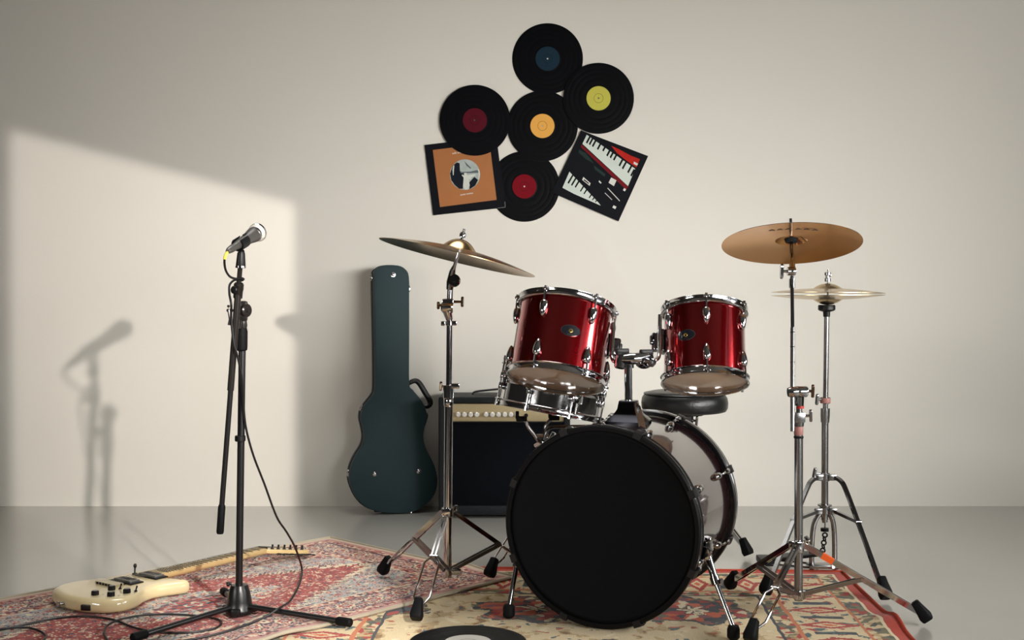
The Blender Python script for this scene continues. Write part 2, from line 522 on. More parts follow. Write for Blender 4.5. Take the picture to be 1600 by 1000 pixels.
def rug1(u0, v0):
    q = 0.0045
    wob = (enoise(evec(u0, v0), 9, 1.0) - 0.5) * 0.016
    u = (efloor((u0 + wob) / q) + 0.5) * q
    v = (efloor((v0 + wob) / q) + 0.5) * q
    au, av = eabs(u), eabs(v)
    du, dv = HU1 - au, HV1 - av
    d = emin(du, dv)
    s = esel(dv < du, au, av)
    RED, DRED, PINK, CRM, GRY, NVY, BLU, SAL = (150, 52, 44), (112, 36, 38), (176, 128, 118), (204, 186, 158), (158, 158, 152), (52, 48, 66), (112, 128, 142), (168, 92, 80)
    vec = evec(au, av)
    def motif(ground, vec, scale, pal, size, core=None, cs=0.14):
        """separate little flowers on a plain ground"""
        v = evoro(vec, scale, 'F1', 0.75)
        sc = E.nt.nodes.new('ShaderNodeSeparateColor'); E.nt.links.new(v.outputs['Color'], sc.inputs[0])
        c = eramp(E(sc.outputs[0]), [(i / len(pal), p) for i, p in enumerate(pal)])
        dd = E(v.outputs['Distance']) + (E(sc.outputs[1]) - 0.5) * 0.22
        out = emix(dd < size, ground, c)
        if core: out = emix(dd < cs, out, core)
        return out
    # field: grey-blue ground with scattered flowers
    field = motif(GRY, vec, 58, [PINK, RED, NVY, CRM, SAL, BLU, PINK, DRED], 0.40, CRM)
    field = motif(field, evec(au + 0.013, av + 0.007), 95, [GRY, (120, 112, 116), PINK, BLU], 0.24)
    # stepped medallion: red ground, cream latch-hook outline
    st = 0.020
    mm = (efloor(au / st) * st) / 0.60 + (efloor(av / st) * st) / 0.31
    red_in = motif(RED, vec, 50, [CRM, PINK, DRED, SAL, NVY, CRM, GRY, DRED], 0.34, RED, 0.10)
    red_in = motif(red_in, evec(au + 0.009, av + 0.015), 88, [DRED, SAL, CRM, RED, PINK], 0.24)
    zig = eabs(efract((au - av) / 0.055) - 0.5) * 0.13
    field = emix((mm + zig) < 1.115, field, (70, 52, 60))
    field = emix((mm + zig) < 1.10, field, CRM)
    field = emix((mm + zig) < 1.055, field, (92, 54, 56))
    field = emix((mm + zig) < 1.04, field, red_in)
    inner = motif(GRY, vec, 60, [SAL, CRM, BLU, RED, NVY, PINK], 0.42, CRM)
    field = emix((mm + zig) < 0.50, field, CRM)
    field = emix((mm + zig) < 0.47, field, inner)
    field = emix(mm < 0.24, field, (84, 50, 54))
    field = emix(mm < 0.22, field, motif(RED, vec, 60, [CRM, PINK, NVY, GRY], 0.36))
    # corner pieces
    corner = motif(SAL, vec, 54, [RED, PINK, CRM, NVY, DRED, GRY], 0.38, CRM)
    field = emix(mm > 1.70, field, (84, 60, 66))
    field = emix(mm > 1.72, field, corner)
    # main border: rosettes along the edge
    per = 0.105
    p = (efract(s / per) - 0.5) * per
    t = d - 0.115
    rr = esqrt(p * p + t * t * 1.2)
    ang = eatan2(t, p)
    pet = rr + esin(ang * 8) * 0.004
    bord = motif((178, 138, 126), evec(s, d), 62, [NVY, DRED, CRM, SAL, NVY, RED, BLU], 0.40, CRM, 0.12)
    bord = motif(bord, evec(s + 0.01, d + 0.004), 100, [(92, 56, 62), CRM, DRED], 0.22)
    bord = emix(pet < 0.034, bord, NVY)
    bord = emix(pet < 0.029, bord, CRM)
    bord = emix(pet < 0.020, bord, RED)
    bord = emix(pet < 0.009, bord, GRY)
    c = emix(d < 0.165, field, bord)
    # guard stripes
    g1 = cells(evec(s * 1.0, d), 80, [SAL, CRM, DRED, PINK, NVY, CRM], None)
    c = emix((d < 0.192) * (d > 0.162), c, g1)
    c = emix((d < 0.166) * (d > 0.160), c, (74, 50, 58))
    c = emix((d < 0.198) * (d > 0.192), c, CRM)
    c = emix(d < 0.066, c, cells(evec(s, d), 86, [SAL, NVY, PINK, CRM, DRED, PINK], None))
    c = emix((d < 0.070) * (d > 0.064), c, (84, 52, 58))
    c = emix(d < 0.036, c, PINK)
    c = emix(d < 0.020, c, (190, 172, 150))
    return c

def rug2(u0, v0):
    q = 0.0042
    wob = (enoise(evec(u0, v0), 11, 2.0) - 0.5) * 0.05
    wob2 = (enoise(evec(v0, u0), 13, 2.0) - 0.5) * 0.05
    u = (efloor((u0 + wob * 0.35) / q) + 0.5) * q
    v = (efloor((v0 + wob2 * 0.35) / q) + 0.5) * q
    au, av = eabs(u), eabs(v)
    d = emin(HU2 - au, HV2 - av)
    s = esel((HV2 - av) < (HU2 - au), u, v)
    BEI, TAN, BRN, RED, ORG, NVY, TEA, OLV, CRM = (202, 182, 142), (176, 150, 104), (128, 94, 52), (158, 38, 24), (190, 82, 38), (36, 40, 50), (58, 84, 84), (98, 92, 60), (214, 198, 164)
    vec = evec(u + wob, v + wob2)
    # soft scroll work on the beige field
    n1 = enoise(vec, 16, 3.0)
    field = emix(n1 > 0.57, BEI, TAN)
    field = emix(n1 > 0.64, field, BRN)
    field = emix(n1 < 0.36, field, CRM)
    # flower clusters on a half-drop lattice
    lu, lv = 0.46, 0.44
    row = efloor(v / lv)
    pu = (efract(u / lu + row * 0.5 + 0.28) - 0.5) * lu + wob
    pv = (efract(v / lv) - 0.5) * lv + wob2
    rr = esqrt(pu * pu + pv * pv * 1.3)
    ang = eatan2(pv, pu)
    pet = rr + esin(ang * 6) * 0.022 + (enoise(vec, 30, 2.0) - 0.5) * 0.07
    clus = cells(evec(u + wob * 0.5, v + wob2 * 0.5), 34, [RED, ORG, RED, NVY, RED, CRM, ORG, (120, 70, 70), NVY, OLV], None)
    field = emix(pet < 0.155, field, emix(enoise(vec, 45, 1.0) > 0.5, NVY, OLV))
    field = emix(pet < 0.135, field, clus)
    field = emix(pet < 0.040, field, NVY)
    field = emix(pet < 0.026, field, CRM)
    # small sprigs between
    field = emix((enoise(vec, 26, 1.0) > 0.66) * (rr > 0.17), field, emix(enoise(vec, 9, 1.0) > 0.5, TEA, (168, 84, 50)))
    # main border
    per = 0.15
    p = (efract(s / per) - 0.5) * per
    t = d - 0.185
    loz = eabs(p) * 2.3 + eabs(t) * 0.9
    bord = emix(enoise(vec, 34, 2.0) > 0.60, BEI, TEA)
    bord = emix(enoise(vec, 22, 2.0) > 0.63, bord, RED)
    bord = emix(loz < 0.082, bord, RED)
    bord = emix(loz < 0.045, bord, BEI)
    bord = emix(loz < 0.024, bord, ORG)
    bord = emix((eabs(eabs(p) - 0.075) < 0.014) * (eabs(t) < 0.055), bord, emix(enoise(vec, 60, 1.0) > 0.45, TEA, NVY))
    c = emix(d < 0.268, field, bord)
    guard = cells(evec(s, d), 52, [OLV, BEI, RED, (104, 100, 70), TAN, (70, 72, 66), BEI], None)
    c = emix((d < 0.325) * (d > 0.274), c, guard)
    c = emix((d < 0.332) * (d > 0.324), c, NVY)
    c = emix((d < 0.280) * (d > 0.268), c, (188, 106, 60))
    c = emix(d < 0.106, c, (188, 106, 60))
    c = emix(d < 0.096, c, guard)
    c = emix(d < 0.044, c, CRM)
    c = emix(d < 0.036, c, (170, 50, 28))
    return c

def sstep(a, b, x):
    t = min(1, max(0, (x - a) / (b - a)))
    return t * t * (3 - 2 * t)

def make_rug(name, label, M, hu, hv, zfun, m, mbind, bw, nu, nv, bind_label):
    r = thing(name, label, 'rug', M)
    top, vs, fs = MB(), [], []
    th = 0.005
    for j in range(nv + 1):
        for i in range(nu + 1):
            u, v = -hu + 2 * hu * i / nu, -hv + 2 * hv * j / nv
            vs.append((u, v, zfun(u, v) + th))
    n0 = len(vs)
    for j in range(nv):
        for i in range(nu):
            a = j * (nu + 1) + i
            fs.append((a, a + 1, a + nu + 2, a + nu + 1))
    loop = [i for i in range(nu + 1)] + [j * (nu + 1) + nu for j in range(1, nu and nv + 1)] + \
           [nv * (nu + 1) + i for i in range(nu - 1, -1, -1)] + [j * (nu + 1) for j in range(nv - 1, 0, -1)]
    vs += [(vs[i][0], vs[i][1], vs[i][2] - th + 0.0006) for i in loop]
    k = len(loop)
    for a in range(k):
        b = (a + 1) % k
        fs.append((loop[a], n0 + a, n0 + b, loop[b]))
    top.add(vs, fs)
    pile = top.build('woven_pile', m, r, world=False, smooth=60)
    rim = [V(vs[i]) for i in loop]
    b = MB()
    b.tube([V((p.x, p.y, p.z + 0.0002)) for p in rim] + [V((rim[0].x, rim[0].y, rim[0].z + 0.0002))], bw, 8, caps=False)
    b.build('edge_binding', mbind, r, bind_label, world=False)
    return r

# beige floral rug under the drums
ROT2 = math.radians(-2.5)
_far = G(1316, 896)
_ex, _ey = V((math.cos(ROT2), math.sin(ROT2), 0)), V((-math.sin(ROT2), math.cos(ROT2), 0))
R2C = _far - _ex * HU2 - _ey * HV2
M2 = Matrix.Translation(R2C) @ Matrix.Rotation(ROT2, 4, 'Z')
RUG2Z = 0.006
def z2(u, v):
    # the right edge is pushed up in one place
    return 0.0006 + 0.022 * math.exp(-((v - 0.55) / 0.07) ** 2) * sstep(HU2 - 0.10, HU2, u)
make_rug('floral_rug', 'beige floral rug with a red-orange edge lying under the drum kit', M2, HU2, HV2, z2,
         rug_material('floral_rug_pile', rug2), M_bind2, 0.005, 70, 80, 'red-orange overcast edge')

# red medallion rug, its near right corner lying on the beige rug
_A, _B = G(516, 842), G(790, 909)
_dir = V((0.680, 0.733, 0)).normalized()      # towards the far end
_per = V((_dir.y, -_dir.x, 0))
HV1 = (_B - _A).dot(_per) / 2 + 0.004
R1C = _A - _dir * HU1 + _per * HV1
M1 = Matrix.Translation(R1C) @ Matrix.Rotation(math.atan2(_dir.y, _dir.x), 4, 'Z')
M2i = M2.inverted()
def z1(u, v):
    w = M1 @ V((u, v, 0))
    l = M2i @ w
    over = sstep(-HU2 - 0.05, -HU2 + 0.01, l.x) * sstep(HV2 + 0.05, HV2 - 0.01, l.y)
    g = math.exp(-((w.x - G(452, 990).x) / 0.05) ** 2) * sstep(-HV1 + 0.075, -HV1 + 0.005, v)
    edge = max(math.exp(-((l.x + HU2) / 0.03) ** 2) * (1 if l.y < HV2 + 0.04 else 0), math.exp(-((l.y - HV2) / 0.03) ** 2) * (1 if l.x > -HU2 - 0.04 else 0))
    return 0.0006 + 0.0058 * over + 0.0062 * edge + 0.008 * g
make_rug('medallion_rug', 'faded red and grey oriental rug with cream bound edge under the guitar', M1, HU1, HV1, z1,
         rug_material('medallion_rug_pile', rug1), M_bind1, 0.0050, 110, 60, 'cream bound edge')
def rug_z(x, y):
    p = V((x, y, 0)); l1 = M1.inverted() @ p; l2 = M2i @ p
    z = 0.0
    if abs(l2.x) < HU2 and abs(l2.y) < HV2: z = 0.006
    if abs(l1.x) < HU1 and abs(l1.y) < HV1: z = z1(l1.x, l1.y) + 0.0055
    return z

# ------------------------------------------------------------------ records and sleeves on the wall
def clip_circle(cx, cz, r, n=48):
    return [(cx + r * math.cos(2 * PI * i / n), cz + r * math.sin(2 * PI * i / n)) for i in range(n)]

def record(center, axis, label_text, label_col, group, lab_r=0.0515, roll=0):
    M = TRS(center, axis, V((0, 0, 1)) if abs(V(axis).z) < 0.5 else V((0, 1, 0)))
    t = thing('vinyl_record', label_text, 'record', M, group)
    R = 0.1510
    prof = [(0.0036, 0.0), (0.0036, 0.0019), (0.053, 0.0019), (0.0555, 0.0014)]
    # raised rings between the bands of grooves
    for a, b in ((0.060, 0.086), (0.088, 0.108), (0.110, 0.128), (0.130, 0.146)):
        prof += [(a, 0.0014), (a + 0.0012, 0.00152), (b - 0.0012, 0.00152), (b, 0.0014)]
    prof += [(0.1475, 0.0016), (R, 0.0013), (R, 0.0003), (0.149, 0.0)]
    MB().lathe(prof, Matrix.Identity(4), 72, closed=True).build('disc', M_vinyl, t, world=False, smooth=20)
    lm = mat('label_paper', label_col, 0.75, spec=0.12, var=(30, 0.04))
    MB().lathe([(0.0037, 0.00192), (0.0037, 0.0024), (lab_r, 0.0024), (lab_r, 0.00192)], Matrix.Identity(4), 56, closed=True).build('paper_label', lm, t, world=False)
    pr = MB()
    d = mat('label_print', tuple(int(c * 0.72) for c in label_col), 0.75, spec=0.12, var=(30, 0.04))
    pr.lathe([(lab_r * 0.36, 0.00235), (lab_r * 0.36, 0.0025), (lab_r * 0.40, 0.0025), (lab_r * 0.40, 0.00235)], Matrix.Identity(4), 40, closed=True)
    pr.build('pressing_ring', d, t, world=False)
    return t

IN = V((0, -1, 0))
GR = 'records pinned to the wall'
record(W(855.6, 91.8, 0.0005), IN, 'black record with a dark teal label, topmost on the wall', (24, 46, 60), GR)
record(W(935.2, 153.7, 0.0078), IN, 'black record with a yellow-green label on the wall', (196, 190, 84), GR)
record(W(742.0, 188.0, 0.0085), IN, 'black record with a maroon label above the brown sleeve on the wall', (84, 16, 30), GR)
record(W(847.5, 196.9, 0.0030), IN, 'black record with an orange label in the middle of the wall cluster', (232, 172, 84), GR)
record(W(819.3, 291.4, 0.0004), IN, 'black record with a bright red label, lowest on the wall', (118, 12, 26), GR)

def flat(mb, pts_px, conv, off0, off1):
    """thin print: a polygon given in picture points, raised from the sleeve"""
    a = [conv(x, y, off0) for x, y in pts_px]; b = [conv(x, y, off1) for x, y in pts_px]
    k = len(a)
    mb.add(a + b, [tuple(range(k)), tuple(range(2 * k - 1, k - 1, -1))] + [(i, (i + 1) % k, (i + 1) % k + k, i + k) for i in range(k)])

M_ink = mat('sleeve_ink_black', (11, 13, 20), 0.6, spec=0.12, var=(20, 0.1))
M_brown = mat('sleeve_brown', (166, 104, 52), 0.55, var=(16, 0.07))
M_ph_l = mat('photo_pale_grey', (168, 178, 174), 0.6, spec=0.12, var=(40, 0.25))
M_ph_m = mat('photo_mid_grey', (94, 104, 106), 0.6, spec=0.12, var=(40, 0.3))
M_ph_d = mat('photo_dark', (18, 24, 34), 0.6, spec=0.12, var=(40, 0.3))
M_ph_w = mat('photo_white', (204, 208, 198), 0.6, spec=0.12, var=(40, 0.1))
M_keys = mat('printed_white_keys', (206, 214, 206), 0.6, spec=0.12, var=(30, 0.04))
M_pred = mat('printed_red', (110, 18, 24), 0.6, spec=0.12, var=(30, 0.1))
M_pred2 = mat('printed_bright_red', (176, 34, 24), 0.6, spec=0.12, var=(60, 0.25))
M_pgrn = mat('printed_dark_green', (34, 50, 46), 0.6, spec=0.12, var=(40, 0.3))
M_pwht = mat('printed_white', (214, 214, 206), 0.6, spec=0.12, var=(30, 0.04))
M_edge = mat('worn_card_edge', (120, 122, 120), 0.7, var=(30, 0.1))

# brown sleeve with the round picture
def c1(x, y, off): return W(655 + x / 8.0, 215 + y / 8.0, off)
ctr = c1(570, 483, 0.0028)
t = thing('record_sleeve', 'black-bordered brown record sleeve with a round grey picture on the wall', 'record sleeve', ctr, 'record sleeves on the wall')
b = MB(); flat(b, [(65, 92), (965, -16), (1078, 874), (175, 972)], c1, 0.0028, 0.0062); b.build('card', M_ink, t, smooth=0)
b = MB(); flat(b, [(1068, 800), (1074, 800), (1078, 872), (980, 884), (979, 879), (1073, 867)], c1, 0.0060, 0.0064); b.build('worn_edge', M_edge, t, smooth=0)
b = MB(); flat(b, [(170, 155), (880, 68), (968, 778), (260, 868)], c1, 0.0061, 0.0065); b.build('brown_print', M_brown, t, smooth=0)
pic = MB(); flat(pic, [(573 + 189 * math.cos(2 * PI * i / 48), 463 + 191 * math.sin(2 * PI * i / 48)) for i in range(48)], c1, 0.0064, 0.0067)
pic = pic.build('round_picture', M_ph_l, t, smooth=0)
b = MB(); flat(b, [(385, 450), (420, 350), (470, 310), (505, 320), (510, 420), (560, 440), (545, 640), (500, 640), (440, 590), (400, 530)], c1, 0.0066, 0.0069)
flat(b, [(625, 560), (690, 490), (735, 530), (700, 600), (630, 645)], c1, 0.0066, 0.0069)
b.build('dark_print', M_ph_d, pic, smooth=0)
b = MB(); flat(b, [(510, 430), (640, 425), (720, 405), (745, 420), (740, 440), (640, 445), (520, 445)], c1, 0.0067, 0.0070)
flat(b, [(560, 290), (600, 330), (650, 380), (640, 390), (590, 350)], c1, 0.0067, 0.0069)
b.build('grey_print', M_ph_m, pic, smooth=0)
b = MB(); flat(b, [(565, 440), (590, 440), (600, 470), (720, 455), (650, 500), (645, 525), (620, 520), (632, 600), (610, 650), (570, 650), (548, 600), (556, 500), (530, 470), (540, 460), (560, 475)], c1, 0.0068, 0.0071)
flat(b, [(735, 385), (752, 410), (760, 460), (748, 520), (738, 520), (742, 450)], c1, 0.0068, 0.0071)
flat(b, [(415, 400), (425, 350), (440, 345), (435, 400), (430, 470), (422, 470)], c1, 0.0068, 0.0071)
b.build('white_print', M_ph_w, pic, smooth=0)
tit = MB()      # unreadable lines of small lettering
random.seed(3)
def letters(x, y, n, dx, dy, h):
    for i in range(n):
        hh = h * random.choice((0.6, 0.65, 1.0, 0.7))
        if i == n // 2: x += dx * 0.6; y += dy * 0.6
        flat(tit, [(x, y), (x + dx * 0.62, y + dy * 0.62), (x + dx * 0.62, y + dy * 0.62 - hh), (x, y - hh)], c1, 0.0064, 0.0067)
        x += dx; y += dy
letters(415, 208, 8, 14, -2.0, 24)
tit.build('printed_title', M_pwht, t, smooth=0)['kind'] = 'stuff'
tit = MB(); letters(515, 725, 11, 14, -2.2, 22)
tit.build('printed_title', M_pwht, t, smooth=0)['kind'] = 'stuff'

# sleeve with the two keyboards
def c2(x, y, off): return W(865 + x / 6.665, 200 + y / 6.665, off + 0.0028)
t = thing('record_sleeve', 'black record sleeve picturing two keyboards, tilted on the wall', 'record sleeve', c2(480, 490, 0.0004), 'record sleeves on the wall')
b = MB(); flat(b, [(285, 25), (985, 292), (676, 972), (-20, 672)], c2, 0.0004, 0.0038); b.build('card', M_ink, t, smooth=0)
b = MB(); flat(b, [(345, 70), (850, 425), (775, 605), (300, 165)], c2, 0.0037, 0.0041); up = b.build('printed_keyboard', M_keys, t, smooth=0)
b = MB(); flat(b, [(165, 455), (470, 780), (490, 808), (210, 685), (92, 622)], c2, 0.0037, 0.0041); lo = b.build('printed_keyboard', M_keys, t, smooth=0)
bk, br = MB(), MB()
for (x, y) in ((378, 82), (408, 98), (440, 118), (492, 148), (548, 165), (590, 215), (625, 235), (660, 260), (718, 320), (752, 350), (808, 390), (840, 425), (868, 450)):
    x -= 6
    flat(bk, [(x, y), (x + 16, y + 12), (x - 22, y + 82), (x - 36, y + 68)], c2, 0.0040, 0.0043)
bk.build('printed_black_keys', M_ink, up, smooth=0)
for i, (x, y) in enumerate(((196, 482), (228, 512), (262, 540), (312, 590), (345, 625), (395, 675), (425, 705), (452, 735))):
    l = 1.0 - i * 0.085
    flat(br, [(x, y), (x + 13, y + 12), (x - 38 * l, y + 100 * l), (x - 52 * l, y + 88 * l)], c2, 0.0040, 0.0043)
br.build('printed_black_keys', M_ink, lo, smooth=0)
b = MB(); flat(b, [(290, 170), (780, 612), (755, 642), (285, 200)], c2, 0.0037, 0.0040); b.build('printed_red_edge', M_pred, t, smooth=0)
b = MB(); flat(b, [(600, 185), (690, 225), (800, 285), (900, 325), (862, 412), (760, 340), (660, 260)], c2, 0.0037, 0.0040); b.build('printed_red_panel', M_pred2, t, smooth=0)
b = MB(); flat(b, [(265, 225), (340, 265), (420, 370), (330, 320), (260, 255)], c2, 0.0037, 0.0040)
flat(b, [(420, 390), (540, 480), (530, 510), (430, 430)], c2, 0.0037, 0.0040); b.build('printed_green_panel', M_pgrn, t, smooth=0)
b = MB()
for q in ([(600, 515), (655, 545), (628, 605), (572, 570)], [(735, 625), (755, 638), (742, 660), (722, 648)], [(838, 350), (880, 372), (868, 392), (832, 374)],
          [(625, 805), (655, 820), (642, 845), (612, 828)], [(475, 545), (500, 570), (490, 580), (470, 560)],
          [(535, 672), (610, 745), (606, 750), (532, 678)], [(565, 622), (692, 757), (686, 763), (560, 628)],
          [(310, 510), (385, 575), (375, 603), (297, 540)]):
    b = MB(); flat(b, q, c2, 0.0037, 0.0041); b.build('printed_label', M_pwht, t, smooth=0)
b = MB(); flat(b, [(318, 532), (368, 572), (364, 584), (312, 544)], c2, 0.0040, 0.0043); b.build('printed_panel_window', M_ink, t, smooth=0)

# ------------------------------------------------------------------ guitar case leaning on the wall
YAW = math.radians(-15)
CP0 = V((G(612, 803).x, 4.735, 0.0))
cu = V((math.cos(YAW), -math.sin(YAW), 0))                     # across the case, to the right
cw = V((0.02, (WALL - 0.150 - 4.735) / 1.04, 1.0)).normalized()  # up along the leaning front
cn = cu.cross(cw).normalized()                                  # out of the front face
cw = cn.cross(cu).normalized()
MC = Matrix(((cu.x, cw.x, cn.x, CP0.x), (cu.y, cw.y, cn.y, CP0.y), (cu.z, cw.z, cn.z, CP0.z), (0, 0, 0, 1)))
MCi = MC.inverted()
def cpt(px, py): 
    p = MCi @ RP(px, py, CP0, cn)
    return (p.x, p.y)
case_px = [(584, 432), (589, 421), (600, 416), (622, 416), (634, 422), (639.5, 434), (640, 470), (640, 540), (640, 600),
           (645, 610), (655, 622), (663, 634), (667, 646), (668, 658), (664, 670), (662, 684), (665, 700), (673, 716), (680, 732), (684, 750), (682, 768),
           (673, 784), (658, 796), (640, 803), (612, 804), (590, 801), (570, 793), (556, 778), (548, 760), (546, 746), (549, 730), (556, 714), (566, 698),
           (569, 684), (567, 670), (564, 656), (566, 642), (574, 630), (582, 620), (586, 608), (586, 560), (585, 500)]
co_ = [cpt(*p) for p in case_px]
zmin = min(p[1] for p in co_)
co_ = [(p[0], p[1] - zmin + 0.004) for p in co_]
def sm2(o, n=3): 
    k = len(o); out = []
    for i in range(k):
        p0, p1, p2, p3 = [V((o[(i + j) % k][0], o[(i + j) % k][1], 0)) for j in (-1, 0, 1, 2)]
        for j in range(n):
            t = j / n
            q = 0.5 * ((2 * p1) + (p2 - p0) * t + (2 * p0 - 5 * p1 + 4 * p2 - p3) * t * t + (3 * p1 - p0 - 3 * p2 + p3) * t ** 3)
            out.append((q.x, q.y))
    return out
co_s = sm2(co_, 3)
case = thing('guitar_case', 'dark green hard guitar case leaning upright against the wall', 'guitar case', MC)
MB().prism(co_s, [(0.008, 0.0), (0.002, -0.002), (0, -0.008), (0, -0.045)]).build('lid', M_case, case, world=False, smooth=40)
MB().prism(co_s, [(0, -0.050), (0, -0.096), (0.002, -0.102), (0.008, -0.104)]).build('shell', M_case, case, world=False, smooth=40)
MB().prism(co_s, [(0.001, -0.043), (-0.003, -0.044), (-0.003, -0.051), (0.001, -0.052)]).build('valance', M_casetrim, case, 'black strip between lid and shell', world=False, smooth=40)
for (px, py) in ((614, 430.5), (585.5, 742), (654, 738)):
    q = cpt(px, py); z = q[1] - zmin + 0.004
    s = MB(); s.sphere((q[0], z, 0.0005), 0.0085, 14, (1, 1, 0.55)); s.lathe([(0, 0.0), (0.010, 0.0), (0.010, 0.0015), (0, 0.002)], Matrix.Translation((q[0], z, 0)), 16)
    s.build('stud', M_chrome, case, world=False)
def latch(px, py, ang):
    q = cpt(px, py); z = q[1] - zmin + 0.004
    M = Matrix.Translation((q[0], z, -0.048)) @ Matrix.Rotation(ang, 4, 'Z')
    MB().box((0.003, 0, 0), (0.006, 0.028, 0.045), M, 0.002).box((0.007, 0, 0.004), (0.005, 0.016, 0.022), M, 0.002).build('latch', M_chrome, case, world=False)
latch(640, 452, 0); latch(584, 434, PI); latch(568, 640, PI * 0.86); latch(547, 742, PI); latch(668, 652, 0); latch(592, 802, -PI / 2); latch(640, 803, -PI / 2)
hq = [cpt(x, y) for x, y in ((642, 601), (651, 597), (658, 600), (667, 614), (676, 630), (672, 637), (664, 637))]
hp = smooth_path([(x, y - zmin + 0.004, -0.052) for x, y in hq], 5)
MB().tube(hp, [0.009 + 0.003 * math.sin(PI * i / (len(hp) - 1)) for i in range(len(hp))], 10).build('handle', M_leather, case, world=False)

# ------------------------------------------------------------------ guitar amplifier
AX0, AX1, AY0, AY1, AZ1 = P(685, 700, 4.655).x, P(891, 700, 4.655).x, 4.655, WALL - 0.035, 0.493
amp = thing('guitar_amplifier', 'black combo guitar amplifier with a gold control panel behind the drums', 'amplifier', V(((AX0 + AX1) / 2, (AY0 + AY1) / 2, 0)))
wid = AX1 - AX0; cx = (AX0 + AX1) / 2; cy = (AY0 + AY1) / 2; dep = AY1 - AY0
tk = 0.026
cab = MB()
prof_out = []
cab.box((AX0 + tk / 2, cy, 0.012 + (AZ1 - 0.012) / 2), (tk, dep, AZ1 - 0.012), bev=0.011, seg=3)
cab.box((AX1 - tk / 2, cy, 0.012 + (AZ1 - 0.012) / 2), (tk, dep, AZ1 - 0.012), bev=0.011, seg=3)
cab.box((cx, cy, AZ1 - tk / 2), (wid - 0.008, dep, tk), bev=0.010, seg=3)
cab.box((cx, cy, 0.012 + 0.02), (wid - 0.008, dep, 0.04), bev=0.008, seg=2)
cab.box((cx, AY1 - 0.02, AZ1 / 2), (wid - 0.02, 0.02, AZ1 - 0.04))
cab.build('cabinet', M_tolex, amp)
pz0, pz1 = P(750, 659, AY0).z, P(750, 631.5, AY0).z
MB().box((cx, AY0 + 0.022, (pz0 + pz1) / 2), (wid - 2 * tk, 0.02, pz1 - pz0), bev=0.002).build('control_panel', M_panel, amp)
gz0 = P(750, 795, AY0).z
MB().box((cx, AY0 + 0.020, (pz0 + gz0) / 2 - 0.001), (wid - 2 * tk, 0.022, pz0 - gz0 - 0.004), bev=0.004).build('speaker_grille', M_grill, amp)
MB().box((cx, AY0 + 0.007, P(750, 793.5, AY0).z), (wid - 2 * tk, 0.006, 0.006), bev=0.001).build('silver_piping', M_chrome, amp)
MB().box((cx, AY0 + 0.007, pz0 - 0.002), (wid - 2 * tk, 0.006, 0.004), bev=0.001).build('panel_lip', M_plastic, amp)
for px in (716, 725.7, 735.4, 745, 759.7, 769.3, 779, 788.6, 798.2, 807.6):
    p = P(px, 647.5, AY0 + 0.01)
    M = TRS(p, (0, -1, 0))
    k = MB().lathe([(0, -0.004), (0.0105, -0.004), (0.0105, 0.006), (0.0098, 0.012), (0.0070, 0.0145), (0, 0.0150)], M, 20)
    k.build('knob', M_knob, amp)
p = P(822, 649, AY0 + 0.012)
MB().lathe([(0, 0), (0.008, 0), (0.008, 0.004), (0.0045, 0.004), (0.0045, 0.001), (0, 0.001)], TRS(p, (0, -1, 0)), 18).build('input_jack', M_plastic, amp)
p = P(865, 649, AY0 + 0.010)
MB().box(p, (0.022, 0.012, 0.014), bev=0.002).build('power_switch', mat('red_switch', (120, 14, 16), 0.35, var=(30, 0.1)), amp)
hz = AZ1
hpts = smooth_path([(P(738, 620, 4.76).x, cy, hz - 0.002), (P(741, 620, 4.76).x, cy, hz + 0.010), (P(757, 616, 4.76).x, cy, hz + 0.017), (P(790, 612, 4.76).x, cy, hz + 0.024), (P(823, 616, 4.76).x, cy, hz + 0.017), (P(839, 620, 4.76).x, cy, hz + 0.010), (P(842, 620, 4.76).x, cy, hz - 0.002)], 5)
MB().bar(hpts, 0.026, 0.007, (0, 1, 0)).build('strap_handle', M_leather, amp)
for sx in (AX0 + 0.05, AX1 - 0.05):
    for sy in (AY0 + 0.05, AY1 - 0.05):
        MB().cyl((sx, sy, 0.0006), (sx, sy, 0.014), 0.014, 0.017).build('foot', M_rubber, amp)

# ------------------------------------------------------------------ shared hardware pieces
def wing(mb, p, d, length, span, up=(0, 0, 1), th=0.008):
    """wing screw: a shaft along d ending in a flattened T of the given span"""
    p, d = V(p), V(d).normalized()
    u = V(up); u = (u - d * u.dot(d)).normalized()
    mb.cyl(p, p + d * length, 0.0045, 0.0038, 10)
    M = Matrix((u, d.cross(u), d)).transposed().to_4x4(); M.translation = p + d * length
    o = []
    for i in range(28):
        a = 2 * PI * i / 28
        r = 0.5 * span
        o.append((r * math.copysign(abs(math.cos(a)) ** 0.8, math.cos(a)), (0.0062 + 0.0035 * abs(math.cos(a)) ** 2) * math.sin(a)))
    mb.prism(o, [(0.0015, -th * 0.5), (0, -th * 0.25), (0, th * 0.25), (0.0015, th * 0.5)], M)
    return mb

def collar(mb, p, ax, r, h, n=20):
    mb.lathe([(r - 0.0015, -h / 2), (r, -h / 2 + 0.0015), (r, h / 2 - 0.0015), (r - 0.0015, h / 2), (r * 0.4, h / 2), (r * 0.4, -h / 2)], TRS(p, ax), n, closed=True)
    return mb

def rubber_foot(p, d, w, l, z):
    """tapered rubber foot ending on the floor at p; d: downward direction of the leg"""
    d = V(d).normalized()
    q = V(p)
    M = TRS(q - d * l, d, (0, 0, 1))
    o = [(w * 0.5 * math.copysign(abs(math.cos(a)) ** 0.55, math.cos(a)), w * 0.5 * math.copysign(abs(math.sin(a)) ** 0.55, math.sin(a))) for a in [2 * PI * i / 20 for i in range(20)]]
    mb = MB()
    mb.prism(o, [(w * 0.30, -0.003), (w * 0.20, 0.0), (w * 0.14, l * 0.3), (0.0, l * 0.80), (w * 0.06, l * 0.98), (w * 0.12, l * 1.02)], M)
    return mb

